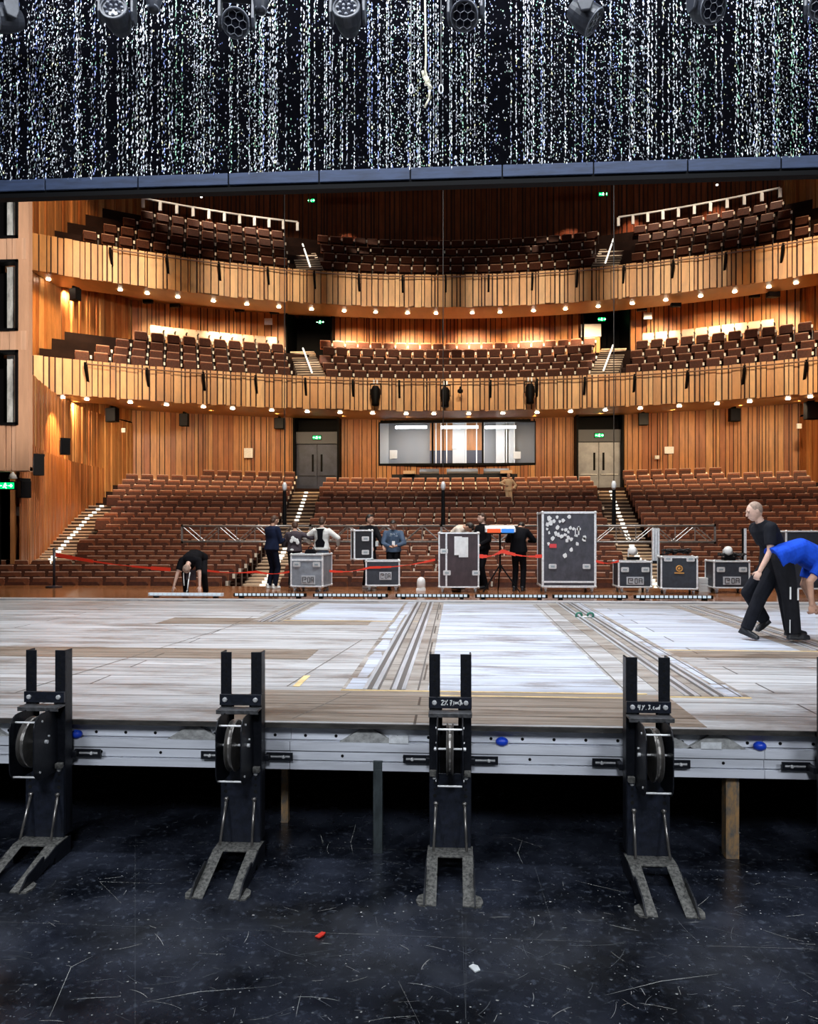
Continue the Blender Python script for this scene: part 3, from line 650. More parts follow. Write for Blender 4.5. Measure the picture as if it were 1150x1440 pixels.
for x0,x1,y in ((-1.0,1.6,6.47),(1.7,2.42,6.37),(2.4,6.8,8.9),(-2.7,-.4,11.5),(-.2,1.4,6.3)): MB().box(x0,x1,y-YD-.012,y-YD+.012,ZD,ZD+.006).build('yellow_edging',YEL,P)
MB().box(-1.45,-1.39,6.6-YD,7.1-YD,ZD,ZD+.004).build('yellow_tape',YEL,P)

s=MB()
for x0,y0,x1,y1 in ((-3.75,6.2,-3.0,13.2),(-1.2,9.5,-1.5,6.6),(-1.0,9.6,-.9,14.4),(1.45,6.5,1.5,14.4),(-1.2,5.45,-.9,6.4),(4,7.6,3.4,8.8)):
    d=Vector((x1-x0,y1-y0)).normalized(); n=Vector((-d.y,d.x))*.006; s.add([(x0+n.x,y0-YD+n.y,ZD+.0035),(x0-n.x,y0-YD-n.y,ZD+.0035),(x1-n.x,y1-YD-n.y,ZD+.0035),(x1+n.x,y1-YD+n.y,ZD+.0035)],[(0,1,2,3)])
s.build('joint_line',mat('joint_pale',(.16,.14,.12),.6),P)
# front frame: stepped aluminium beams
fz=lambda py:EYE-(py-748)*5.34/F
for y0,y1,off,nm_ in ((1024,1047,.07,'top_beam'),(1047,1061,.03,'ledge_beam'),(1061,1075,.045,'slot_rail'),(1075,1088,.03,'bottom_beam')):
    zt_=fz(y0)-.005; zb_=fz(y1)
    b=MB(); xs_=[-13,-6.3,-1.2,2.13,13]
    for a,c in zip(xs_,xs_[1:]): b.box(a+.002,c-.002,off,off+.1,zb_+.002,zt_-.001)
    for i in range(60):
        x=-6+.223*i
        if nm_=='top_beam': b.tube((x,.068,fz(1041)),(x,.075,fz(1041)),.012,.012,8,1)
        if nm_=='slot_rail' and i%2: b.tube((x+.05,.042,fz(1068)),(x+.05,.05,fz(1068)),.011,.011,8,1)
    b.build(nm_,[ALU,BLK],P)
for px in (270,515,935,1010,-30): 
    c=at(px,1040,5.34); b=MB(); b.prism([(-.2,-.055),(.2,-.055),(.02,.055),(-.02,.055)],.035,.068,'y',0,Matrix.Translation((c.x,0,fz(1037)))); b.build('gusset',mat('gusset_grey',(.40,.40,.39),.6,0,.4,(20,20,30)),P)
BLUE=mat('blue_cap',(.01,.06,.6),.35)
for px in (104,706,1071): c=at(px,1041,5.34); MB().ell((0,0,0),(.045,.035,.032),None,16,10).build('end_cap',BLUE,P,(c.x,.035,fz(1043)),smooth=True,label='blue round end cap')
c=at(570,1015,5.34); MB().box(-.01,.01,.055,.07,0,.04).build('end_cap',BLUE,P,(at(398,0,5.34).x,0,fz(1030)),label='small blue tag')
for px in (560,1002): c=at(px,1040,5.34); MB().box(-.07,.07,.03,.07,-.025,.025,0).build('catch',ALU2,P,(c.x,0,fz(1044)))
RUST=mat('rusty_leg',(.35,.2,.08),.55,.2,.7,(20,20,8),vcol=(.10,.11,.11))
for px,py,w,m in ((400,1157,.055,RUST),(531,1200,.065,mat('galvanised_leg',(.07,.085,.09),.45,.4,.5,(20,20,5))),(1030,1208,.09,RUST),(-90,1200,.07,RUST)):
    p=onz(px,py,0); b=MB(); b.box(-w/2,w/2,0,w,0,.66); b.box(-w/2+.008,w/2-.008,-.002,0,.03,.6); b.build('leg',m,P,(p.x,p.y-YD,0),bevel=.004)
for X in range(-12,13,3):
    for Y_ in (8.5,11.5,14.3): MB().box(-.03,.03,-.03,.03,0,ZD-.03).build('leg',STEEL,P,(X+.4,Y_-YD,0))
# apron behind the platform
AP=mat('apron_wood',(.26,.10,.035),.16,0,.55,(.6,5,1),.05)
struct(part('floor_apron',AP,None,lambda b:b.box(-13.5,13.5,15.02,18.72,0.0,.93)))
part('nosing',mat('grey_nosing',(.42,.42,.44),.5,0,.3,(3,8,3)),P,lambda b:b.box(-13,13,YE-YD-.35,YE-YD,ZD,ZD+.02))
# ================================================================ pulley brackets
def rounded(y0,y1,z0,z1,r,n=6,bl=False):
    pts=[(y1,z0)]
    for i in range(n+1): t=-PI/2-(PI/2)*i/n; pts.append((y0+r+r*math.cos(t),z0+r+r*math.sin(t)))
    for i in range(n+1): t=PI-(PI/2)*i/n; pts.append((y0+r+r*math.cos(t),z1-r+r*math.sin(t)))
    pts.append((y1,z1)); return pts
def text_mesh(body,size,m,parent,loc,rot,ext=.001,name='lettering',shear=0):
    cu=bpy.data.curves.new(name,'FONT'); cu.body=body; cu.size=size; cu.extrude=ext; cu.align_x='CENTER'; cu.align_y='CENTER'; cu.shear=shear
    tmp=bpy.data.objects.new(name,cu); me=bpy.data.meshes.new_from_object(tmp); bpy.data.objects.remove(tmp); me.materials.clear(); me.materials.append(m)
    o=bpy.data.objects.new(name,me); COL.objects.link(o); o.parent=parent; o.location=loc; o.rotation_euler=rot; return o
def strokes(lines,s,m,parent,loc,r=.0035,name='lettering'):
    b=MB()
    for l in lines: b.path([(x*s,0,z*s) for x,z in l],r,5)
    return b.build(name,m,parent,loc)
def bracket(px,Y,lab,rz=0.,writing=None):
    c=at(px,0,Y); t=thing('pulley_bracket',(c.x,Y,0),lab,'bracket','black pulley brackets in front of the platform',rz)
    for s in (-1,1):
        b=MB(); x0,x1=sorted((s*.070,s*.145))
        b.box(x0,x1,0,.012,.14,1.457); xo=sorted((s*.145,s*.133)); b.box(xo[0],xo[1],0.012,.10,.14,1.457)
        o=b.build('upright',STEEL,t,bevel=.002)
        h=MB()
        for i in range(5): h.tube((s*.106,-.001,1.415-.048*i),(s*.106,.004,1.415-.048*i),.0085,.0085,10)
        for z in (.575,.53,.485): h.tube((s*.106,-.014,z),(s*.106,-.008,z),.009 if z>.5 else .013,.009 if z>.5 else .013,10)
        h.build('bolt_hole',mat('hole_black',(.001,.001,.001),.9),o)
    part('lower_plate',STEEL2,t,lambda b:b.box(-.14,.14,-.012,0,.13,.64),bevel=.002)
    part('upper_plate',BLK,t,lambda b:(b.box(-.07,.07,.012,.02,.62,.925),b.box(-.085,-.055,.012,.02,.9,1.09),b.box(.055,.085,.012,.02,.9,1.09)))
    part('crossbar',STEEL2,t,lambda b:b.box(-.147,.147,-.022,-.002,1.088,1.165),bevel=.002)
    part('top_shelf',mat('shelf_steel',(.10,.10,.105),.45,.3,.7,(20,20,20)),t,lambda b:(b.box(-.147,.147,-.10,0,1.062,1.075),b.box(-.147,.147,-.105,-.095,1.045,1.075)),bevel=.003)
    for s in (-1,1):
        o=part('bolt',ZINC,t,lambda b:(b.lathe([(.017,0),(.017,.009),(.011,.014)],(s*.108,-.022,1.128),(0,-1,0),8),))
        o=part('bolt',ZINC,t,lambda b:(b.lathe([(.017,0),(.017,.009),(.011,.014)],(s*.108,-.012,.615),(0,-1,0),8),))
        # cheek plates
        ck=MB(); ck.prism(rounded(-.30,-.0,.60,1.055,.10),s*.084-.004,s*.084+.004,'x'); co=ck.build('cheek_plate',STEEL,t,bevel=.0015)
        part('bolt',ZINC,co,lambda b:(b.tube((s*.088,-.16,.85),(s*.106,-.16,.85),.013,.013,8),b.tube((s*.088,-.23,.66),(s*.094,-.23,.66),.008,.008,8),b.tube((s*.088,-.2,1.0),(s*.094,-.2,1.0),.008,.008,8),b.tube((s*.088,-.12,.88),(s*.098,-.12,.88),.007,.007,8)))
        part('clip',DUST,t,lambda b:(b.box(*sorted((s*.095,s*.14)),-.05,-.012,.628,.665)),bevel=.003)
        # slotted side arms against the platform frame
        ar=MB(); x0,x1=sorted((s*.145,s*.335)); zc=fz(1068); a0,a1=sorted((s*.175,s*.315)); yy=.135-(Y-5.2)
        ar.box(x0,x1,yy,yy+.012,zc+.010,zc+.028); ar.box(x0,x1,yy,yy+.012,zc-.028,zc-.010); ar.box(*sorted((s*.145,s*.175)),yy,yy+.012,zc-.010,zc+.010); ar.box(*sorted((s*.315,s*.335)),yy,yy+.012,zc-.010,zc+.010); ar.box(*sorted((s*.14,s*.17)),.09,yy+.012,zc-.02,zc+.02)
        ao=ar.build('slotted_arm',STEEL,t); MB().box(a0,a1,yy+.004,yy+.010,zc-.005,zc+.005).build('slide_bar',ZINC,ao); part('bolt',ZINC,ao,lambda b:b.lathe([(.013,0),(.013,.008),(.008,.012)],(s*.27,yy+.0,zc),(0,-1,0),8))
        # brace rod
        br=MB(); br.tube((s*.098,-.015,.435),(s*.112,-.13,.155),.011,.009,8); br.ell((s*.098,-.02,.435),(.018,.014,.014)); br.build('brace_rod',WHEEL,t,smooth=True)
        # fork prong
        pr=MB(); M_=Matrix.Translation((s*.118,0,0)); i0,i1=sorted((-s*.036,s*.036))
        def zl(y): return .13+(.128)*(y+.14)/.43 if y<-.14 else .13
        ys=[-.13,-.30,-.44,-.57]
        for a,c_ in zip(ys,ys[1:]):
            za,zc_=max(zl(a),.006),max(zl(c_),.006)
            pr.add([(i0,a,za-.008),(i1,a,za-.008),(i1,c_,zc_-.006),(i0,c_,zc_-.006),(i0,a,za),(i1,a,za),(i1,c_,zc_),(i0,c_,zc_)],[(0,1,2,3),(4,7,6,5),(0,4,5,1),(1,5,6,2),(2,6,7,3),(3,7,4,0)],0,M_)
        lip=MB(); xo=s*.038; wx=.005
        lip.prism([(-.13,.125),(-.30,.085),(-.30,.12),(-.50,.075),(-.585,.012),(-.575,0),(-.40,.0),(-.13,.06)],xo-wx,xo+wx,'x',0,M_)
        po=pr.build('fork_prong',DUST,t); lip.build('side_lip',STEEL,po)
        ft=MB(); q=[(0,-.585),(s*.045,-.57),(s*.06,-.52),(s*.05,-.46),(s*.0,-.42)]; ft.prism([(s*.03+a,b_) for a,b_ in q],0,.012,'z',0,M_); ft.build('foot_pad',DUST,po)
    part('base_plate',DUST,t,lambda b:(b.box(-.155,.155,-.15,.02,.118,.130)),bevel=.003)
    part('base_skirt',STEEL,t,lambda b:b.box(-.155,-.145,-.15,.06,.0,.118)); part('base_skirt',STEEL,t,lambda b:b.box(.145,.155,-.15,.06,.0,.118))
    w=MB(); w.lathe([(.045,-.024),(.168,-.024),(.172,-.017),(.150,-.006),(.150,.006),(.172,.017),(.168,.024),(.045,.024)],(0,-.16,.85),(1,0,0),40); w.build('pulley_wheel',WHEEL,t)
    part('axle',ZINC,t,lambda b:b.tube((-.084,-.16,.85),(.084,-.16,.85),.008,.008,8))
    for z,y in ((1.0,-.235),(.635,-.26)): part('spacer_rod',ZINC,t,lambda b:b.tube((-.084,y,z),(.084,y,z),.007,.007,8))
    if writing: strokes(writing,1,WHT,t,(0,-.0235,1.128),.004)
    return t
w3=[[(-.062,.012),(-.05,.018),(-.045,.008),(-.062,-.016),(-.044,-.014)],[(-.018,.02),(-.04,-.018)],[(-.038,.014),(-.034,.012),(-.037,.008)],[(-.022,-.008),(-.018,-.011),(-.022,-.015)],[(-.002,.014),(.012,.016),(.002,-.018)],[(-.003,-.001),(.010,-.001)],[(.017,-.018),(.018,-.017)],[(.025,.012),(.024,-.014)],[(.034,.002),(.042,.006),(.044,-.004),(.036,-.008),(.034,.002)],[(.058,.008),(.050,.002),(.052,-.006),(.06,-.008)],[(.066,-.018),(.076,.01),(.072,.02),(.064,.014),(.082,-.004),(.078,-.012)]]
w4=[[(-.068,.016),(-.072,-.002),(-.056,.0)],[(-.058,.016),(-.062,-.018)],[(-.044,.012),(-.038,.0),(-.028,.014)],[(-.038,.0),(-.046,-.02)],[(-.02,-.014),(-.018,-.014)],[(-.004,.014),(.008,.013),(.002,.002),(.008,-.006),(-.004,-.014)],[(.016,-.014),(.018,-.014)],[(.036,.004),(.028,.0),(.028,-.01),(.038,-.012)],[(.048,-.002),(.044,-.01),(.054,-.012),(.054,.0)],[(.072,.018),(.070,-.012),(.06,-.010),(.06,.0),(.070,.002)]]
bracket(64,5.2,'black pulley bracket nearest the left edge, standing on the black floor')
bracket(339,5.2,'black pulley bracket second from the left, standing on the black floor')
bracket(633,5.2,'black pulley bracket with the crossbar marked 2%, third from the left',0,w3)
bracket(911,5.15,'black pulley bracket with the crossbar marked 4, at the right',0,w4)
bracket(1190,5.15,'black pulley bracket mostly beyond the right edge, only its arm showing')
# ================================================================ curtain, moving heads, rope
YC=9.0
hz=lambda px:at(px,0,YC).x
C_=thing('sequin_curtain',(0,YC,0),'black curtain of glittering sequin strands hanging across the top','curtain')
zb=EYE+510*YC/F
b=MB(); n=160; x0,x1=-7.5,7.5
vs=[];fs=[]
for i in range(n+1):
    x=x0+(x1-x0)*i/n; y=.05*math.sin(i*1.3)+.02*math.sin(i*3.1)+.06; vs+=[(x,y,zb),(x,y,10.2)]
fs=[(2*i,2*i+2,2*i+3,2*i+1) for i in range(n)]
b.add(vs,fs); b.build('backing_cloth',mat('curtain_black',(.0015,.0015,.003),.9,spec=.03),C_,smooth=True)
sq=MB(); rq=random.Random(9); dens=[]
x=x0
while x<x1:
    dn=.16+.8*(.5+.5*math.sin(x*5.1+math.sin(x*2.3)*2))*rq.uniform(.5,1.2)
    full=rq.random()<.30; z=zb+rq.uniform(0,.06); m=rq.choice((0,0,0,0,0,0,1,1,1,2,3)); wob=rq.uniform(0,6)
    while z<10.0:
        if rq.random()<(.85 if full else .55*dn+.05):
            w=rq.uniform(.0035,.009); h=rq.uniform(.006,.016)*(1.8 if full else 1); yy=-.03+rq.uniform(-.02,.04); a=rq.uniform(-.9,.9); tl=rq.uniform(-.5,.5); xx=x+rq.gauss(0,.003 if full else .011)
            ca,sa=math.cos(a)*w,math.sin(a)*w; mm=m if rq.random()<.6 else rq.choice((0,0,0,1,1,1,1,1,2,3,4))
            sq.add([(xx-ca,yy-sa,z),(xx+tl*h*.4,yy,z-h),(xx+ca,yy+sa,z),(xx-tl*h*.4,yy+.004,z+h)],[(0,1,2,3)],mm)
        z+=rq.uniform(.016,.045)
    x+=rq.uniform(.011,.025)
o=sq.build('sequins',[mat('sequin_white',(.85,.88,.88),.35,.3),mat('sequin_grey',(.4,.42,.45),.35,.4),mat('sequin_green',(.4,.75,.5),.3,.4),mat('sequin_blue',(.25,.32,.7),.3,.4),mat('sequin_gold',(.7,.7,.35),.3,.4)],C_); o['kind']='stuff'
hem=mat('hem_blue',(.03,.05,.11),.6,0,.35,(3,3,20))
k=0
seam=[-64,65,195,322,449,577,706,834,966,1097,1230]
for a,c in zip(seam,seam[1:]):
    A,B_=hz(a)+.008,hz(c)-.008
    MB().box(A,B_,-.03,.05,zb-.125,zb+.015).build('hem_panel',hem,C_,bevel=.005)
MB().box(-7.5,7.5,-.01,.06,zb-.20,zb).build('hem_backing',BLK,C_)
t=thing('curtain_batten',(0,YC+.1,zb-.15),'black batten running just below the sequin curtain hem','batten')
MB().box(-7.5,7.5,0,.12,.0,.12).build('pipe',BLK,t)
HD=mat('fixture_grey',(.028,.031,.042),.4,0,.3,(15,15,15)); LN=mat('lens_dark',(.012,.013,.02),.1); HR=mat('fixture_rim',(.16,.17,.2),.35)
def mover(px,py,yaw,pitch,lab,hexl=True,ps=1.):
    Y=8.3; c=at(px,py,Y); t=thing('moving_head_light',c,lab,'stage light','moving head lights in front of the sequin curtain',yaw)
    y=MB(); 
    for s in (-1,1): y.prism([(-.07,.30),(.07,.30),(.085,.02),(.05,-.07),(-.05,-.07),(-.085,.02)],*sorted((s*.165,s*.20)),'x')
    y.box(-.20,.20,-.09,.09,.28,.36); y.build('yoke',HD,t,bevel=.012)
    MB().box(-.19,.19,-.13,.13,.37,.50).build('base',HD,t,bevel=.02)
    M_=Matrix.Rotation(pitch,3,'X'); ax=M_@Vector((0,-1,0))
    h=MB(); h.lathe([(.05,-.19),(.10,-.17),(.135,-.08),(.15,.0),(.155,.12),(.148,.14),(.132,.142),(.13,.125)],(0,0,0),ax,22); ho=h.build('head',HD,t,smooth=False)
    MB().ring(ax*.13,ax,.142,.011,28,8).build('front_rim',HR,ho,smooth=True)
    l=MB(); l.lathe([(.13,.118),(.10,.128),(.02,.132)],(0,0,0),ax,22)
    u=ax.orthogonal().normalized(); w_=ax.cross(u); g=MB()
    if hexl:
        for ci in range(7):
            o_=Vector((0,0,0)) if ci==0 else (u*math.cos(ci*PI/3)+w_*math.sin(ci*PI/3))*.082
            P_=[ax*.136+o_+(u*math.cos(q*PI/3+PI/6)+w_*math.sin(q*PI/3+PI/6))*.047 for q in range(6)]
            if ci: P_=[p if (p-ax*.136).length<.128 else ax*.136+(p-ax*.136).normalized()*.128 for p in P_]
            g.path(P_+[P_[0]],.0028,4)
    else:
        for ci in range(12):
            rr_=.04 if ci<4 else .095; an=ci*PI/2 if ci<4 else ci*PI/4
            g.ell(ax*.13+(u*math.cos(an)+w_*math.sin(an))*rr_,(.02,.02,.02),None,8,5)
    l.add(g.v,g.f,1); l.build('lens',[LN,mat('lens_line',(.16,.17,.2),.3)],ho)
    return t
for px,py,yw,pt,hx,n in ((8,26,-.7,R(20),False,'cut by the left edge'),(165,25,.1,R(-12),False,'second from the left with a round cell lens'),(333,33,.15,R(32),True,'third from the left with its hexagon lens facing us'),(489,25,0,R(-14),False,'fourth from the left, above the left aisle'),(655,22,-.2,R(34),True,'right of the hanging rope with a hexagon lens'),(822,22,1.45,R(40),True,'sixth from the left, turned sideways'),(993,12,.35,R(30),True,'near the right edge with a hexagon lens'),(1160,8,-.5,R(30),True,'cut by the right edge')):
    mover(px,py,yw,pt,'dark grey moving head light, '+n,hx)
for px,py,n,kind in ((216,0,'left','cone'),(366,2,'right','ring')):
    c=at(px,py,8.3); t=thing('small_stage_light',c,'small grey lamp body between moving heads at the top, %s one'%n,'stage light')
    MB().lathe([(.10,.12),(.10,.02),(.06,-.10),(.05,-.13)],n=16).build('body',HD,t,smooth=True); MB().ring((0,0,-.10),(0,.3,1),.055,.012,20,6).build('rim',HR,t,smooth=True)
ROPE=mat('rope_cream',(.75,.70,.52),.8,0,.25,(60,60,60),.5)
t=thing('knotted_rope',at(600,100,8.6),'cream rope hanging down the middle of the sequin curtain with a knotted end','rope')
q=lambda px,py:tuple(at(px,py,8.6)-at(600,100,8.6))
b=MB(); b.path([q(597,-30),q(598,30),q(599,75),q(598,100),q(602,115)],.011,8); b.build('line',ROPE,t)
b=MB(); b.path([q(594,100),q(596,108),q(601,118),q(607,124)],.016,8); b.path([q(601,112),q(598,119),q(604,117),q(600,108)],.016,8); b.path([q(602,117),q(604,127),q(603,139),q(597,151)],.012,8); b.build('knot',ROPE,t,smooth=True)
for px,n in ((578,'left'),(620,'right')):
    t=thing('line_loop',at(px,125,8.6),'thin white line ending in a small loop just %s of the cream rope'%n,'line')
    MB().tube((.0,0,.06),(0,0,1.2),.003,.003,6).build('line',mat('thin_line',(.3,.3,.3),.7),t)
    b=MB(); P_=[(.022*math.cos(a),0,.05*math.sin(a)-.0) for a in [i*PI/8 for i in range(17)]]; b.path(P_,.008,6); b.build('loop',WHT,t,smooth=True)
# ================================================================ truss and hanging lines
TRM=mat('truss_dark',(.30,.28,.26),.35,.5,.3,(20,20,20))
def truss(xa,xb,y,z,lab,s=.40):
    t=thing('lighting_truss',(xa,y,z),lab,'truss','truss segments hanging before the seats'); L_=xb-xa
    for yy in (0,s):
        for z2 in (0,s): part('chord',TRM,t,lambda b:b.tube((0,yy,z2),(L_,yy,z2),.026,.026,8),smooth=True)
    b=MB(); n=max(2,int(L_/s/1.1)); d=L_/n
    for i in range(n):
        for yy in (0,s): b.tube((i*d,yy,0 if i%2 else s),((i+1)*d,yy,s if i%2 else 0),.013,.013,6)
        b.tube((i*d,0,s),((i+1)*d,s,s),.012,.012,6); b.tube((i*d,0,0),((i+1)*d,s,0),.012,.012,6); b.tube((i*d,0,0),(i*d,0,s),.012,.012,6)
    b.build('lacing',TRM,t)
    for x in (0,L_): part('end_plate',TRM,t,lambda b:(b.box(x-.015,x+.015,-.04,s+.04,-.04,.02),b.box(x-.015,x+.015,-.04,s+.04,s-.02,s+.04),b.box(x-.015,x+.015,-.04,.03,-.04,s+.04)))
zt_=lambda py:EYE-(py-748)*18.95/F
xa=at(258,0,18.95).x; xb=at(620,0,18.95).x; xc=at(1003,0,18.95).x
z_=zt_(762)
truss(xa,(xa+xb)/2,18.85,z_,'dark lattice truss segment hanging at the left behind the bending man'); truss((xa+xb)/2+.02,xb,18.85,z_,'dark lattice truss segment hanging behind the group on the phone side of the grey case'); truss(xb+.02,(xb+xc)/2,18.85,z_,'dark lattice truss segment behind the tall cases'); truss((xb+xc)/2+.02,xc,18.85,z_,'dark lattice truss segment at the right with its end in the open')
for px,n in ((400,'left'),(623,'middle'),(863,'right')):
    c=at(px,700,19.05); t=thing('hoist_line',(c.x,19.05,z_+.4),'thin black hoist line dropping to the truss, %s of three'%n,'hoist','hoist lines over the truss')
    ztop=EYE+(748-250)*19.05/F
    MB().tube((0,0,.9),(0,0,ztop-z_-.4),.012,.012,6).build('wire',mat('wire_grey',(.03,.025,.02),.5),t); MB().tube((0,0,.0),(0,0,.9),.055,.045,10).build('chain_bag',BLK,t)
    MB().lathe([(.03,1.12),(.06,1.05),(.06,.96),(.03,.9)],n=10).build('hook',ZINC if n!='right' else WHT,t,smooth=True)
# ================================================================ LED battens on the apron edge
LB=glow('batten_lens',(.75,.88,1),.8); bodyw=mat('batten_white',(.7,.74,.8),.4)
for i,(a,c) in enumerate(((208,313),(328,430),(440,545),(556,660),(668,770),(777,883),(892,1003))):
    A=onz(a,843,ZD+.02);B_=onz(c,843,ZD+.02); y=15.35; A.x=at(a,0,y).x; B_.x=at(c,0,y).x; L_=B_.x-A.x
    where=['leftmost, under the hands of the bending man','second from the left','third from the left below the grey case','fourth from the left','fifth from the left below the tripod','below the big scribbled case','rightmost, below the case with the gold emblem'][i]
    t=thing('light_batten',(A.x,y,ZD),'long low bar of square white lamp lenses, '+where,'stage light','light battens along the far platform edge')
    MB().box(0,L_,0,.09,.03,.10).build('housing',bodyw if i==0 else BLK,t,bevel=.005)
    for s in (.12,L_-.2): MB().box(s,s+.08,-.02,.11,0,.03).build('foot',BLK,t)
    n=16
    for j in range(n): x=.03+(L_-.06)*j/n; MB().box(x+.008,x+(L_-.06)/n-.018,-.008,0,.05,.10).build('lens',LB,t)
# ================================================================ flight cases
PAN=dict(grey=mat('case_grey',(.26,.29,.33),.5,0,.25,(6,6,6)),black=mat('case_black',(.012,.013,.018),.5,0,.4,(9,9,9)),navy=mat('case_navy',(.028,.035,.05),.5,0,.3,(9,9,9)),plum=mat('case_plum',(.05,.028,.034),.45,0,.4,(6,6,3)),slate=mat('case_slate',(.062,.062,.08),.45,0,.4,(6,6,4)))
def flight_case(px,py,Y,w,d,h,pan,lab,rz=0,wheels=True,latches=(),plate=None,lid=None,zbase=None,name='flight_case',front=None,e=.035):
    c=at(px,py,Y); wb=.11 if wheels else 0
    t=thing(name,(c.x,Y,ZD if zbase is None else zbase),lab,'case','road cases' if False else None,rz)
    MB().box(-w/2+.012,w/2-.012,.012,d-.012,wb+.012,wb+h-.012).build('shell',PAN[pan],t)
    f=MB()
    for x in (-w/2,w/2-e):
        for y in (0,d-e): f.box(x,x+e,y,y+e,wb,wb+h)
        for z in (wb,wb+h-e): f.box(x,x+e,0,d,z,z+e)
    for y in (0,d-e):
        for z in (wb,wb+h-e): f.box(-w/2,w/2,y,y+e,z,z+e)
    if lid: f.box(-w/2,w/2,-.004,.02,wb+lid-.022,wb+lid+.022)
    f.build('edge_frame',ALU2,t,bevel=.004)
    for x in (-w/2+.02,w/2-.02):
        for y in (.02,d-.02):
            for z in (wb+.02,wb+h-.02): MB().ell((x,y,z),(.036,)*3,None,10,7).build('ball_corner',ZINC,t,smooth=True)
    for (lx,lz) in latches:
        o=MB().box(lx*w-.085,lx*w+.085,-.012,.012,wb+lz*h-.055,wb+lz*h+.055,0,None,.015).build('latch',ZINC,t); MB().box(lx*w-.045,lx*w+.045,-.02,-.012,wb+lz*h-.02,wb+lz*h+.02).build('latch_lever',mat('latch_dark',(.35,.42,.45),.4,.3),o)
    if wheels:
        for x in (-w/2+.09,w/2-.09):
            for y in (.08,d-.08):
                o=MB().tube((x-.02,y,.05),(x+.02,y,.05),.05,.05,14).build('castor_wheel',mat('castor_grey',(.45,.47,.5),.5),t); MB().box(x-.035,x+.035,y-.03,y+.03,.07,wb).build('castor_fork',ZINC,o)
    if plate:
        lx,lz,pw,ph=plate; o=MB().box(lx*w-pw/2,lx*w+pw/2,-.008,.012,wb+lz*h-ph/2,wb+lz*h+ph/2).build('label_plate',mat('plate_silver',(.5,.52,.55),.45),t)
        g=MB(); 
        q=lambda a,b_:(lx*w+a*pw,-.012,wb+lz*h+b_*ph)
        for P_ in ([(-.4,.3),(-.4,-.3),(-.15,-.3)],[(-.4,.3),(-.15,.3),(-.15,.05),(-.3,.05)],[(-.02,.3),(.12,.3),(.12,-.3),(-.02,-.3),(-.02,.3)],[(.22,-.3),(.22,.3),(.4,.3),(.4,-.3)],[(.22,0),(.4,0)]): g.path([q(*p) for p in P_],.009,4)
        g.build('emblem',PAN['black'],o)
    return t
LT=((-.30,.68),(.30,.68))
t=flight_case(431,832,17.0,.78,.75,.76,'grey','grey panelled road case with silver edges in front of the three people at the left',-.12,True,LT,(.05,.22,.32,.2),.62)
t=flight_case(538,826,17.4,.80,.6,.60,'navy','dark blue road case on castors holding up the open case lid',.10,True,(),(.08,.4,.28,.18))
p=at(513,785,17.4); t=flight_case(511,785,17.45,.46,.35,.70,'black','narrow black case lid standing upright on the left of the dark blue road case',.35,False,((.1,.7),(.1,.25)),None,None,ZD+.72,'case_lid')
TALL=flight_case(645,833,17.0,.92,.7,1.25,'plum','tall plum coloured road case with white papers taped to its front',.0,True,((-.29,.27),(.42,.27),(-.36,.66)),None)
MB().box(-.30,-.26,-.006,.02,.12,1.35).build('edge_strip',ALU2,TALL)
pp=MB(); pp.box(-.10,.07,-.016,-.004,.85,1.27); pp.box(.0,.21,-.02,-.008,.80,1.25); pp.build('taped_paper',PAPER,TALL)
BIG=flight_case(800,833,17.2,1.22,1.0,1.72,'slate','biggest scribbled dark road case, covered in torn white stickers',.0,True,((-.30,.28),(.32,.28)),None,.13,e=.05)
st=MB(); rk=random.Random(2)
for (a,b_) in ((.09,.94),(.24,.96),(.48,.97),(.12,.88),(.18,.90),(.30,.90),(.36,.91),(.06,.86),(.05,.80),(.09,.75),(.25,.82),(.34,.79),(.41,.79),(.46,.76),(.50,.81),(.56,.80),(.66,.80),(.22,.74),(.27,.72),(.33,.70),(.40,.72),(.46,.68),(.43,.64),(.52,.66),(.61,.71),(.16,.67),(.08,.60),(.63,.60),(.52,.52),(.40,.44),(.78,.68),(.76,.66)):
    cx=-.55+a*1.16; cz=.11+b_*1.66; r_=rk.uniform(.028,.052); P_=[(cx+r_*rk.uniform(.6,1.3)*math.cos(q),cz+1.2*r_*rk.uniform(.6,1.3)*math.sin(q)) for q in (0.3,1.3,2.4,3.4,4.4,5.5)]; st.prism(P_,-.004,.013,'y')
st.box(.13,.15,-.004,.013,1.28,1.45); st.box(.20,.23,-.004,.013,1.3,1.5)
st.build('stickers',PAPER,BIG,label='torn white stickers'); MB().box(-.44,-.28,-.005,.013,1.01,1.1).build('sticker',mat('sticker_red',(.75,.06,.07),.5),BIG,label='red sticker')
flight_case(893,829,17.3,.76,.6,.60,'navy','small dark road case with two bright latches beside the white column',0,True,LT,(.0,.26,.38,.18))
E2=flight_case(955,834,16.8,.78,.7,.72,'navy','dark road case with a gold round emblem under a heap of cables',-.15,True,((-.3,.93),(.3,.93)),None)
em_=MB(); em_.ring((0,-.006,.11+.46),(0,1,0),.06,.014,20,6); em_.ell((0,-.004,.11+.46),(.03,.008,.03)); em_.box(-.1,.1,-.008,.01,.11+.35,.11+.375); em_.build('emblem',mat('gold_emblem',(.75,.38,.1),.4,.3),E2,label='gold round emblem')
flight_case(1029,829,17.2,.80,.6,.62,'navy','dark road case with bright latches left of the walking man',0,True,LT,(.0,.28,.38,.18))
flight_case(1135,830,17.0,.80,.6,.62,'navy','dark road case partly hidden behind the man in blue',0,True,((.3,.68),),None)
flight_case(1132,788,17.25,.84,.6,.66,'navy','upper dark case with silver edges above the bending man in blue',0,False,(),None,None,ZD+.74)
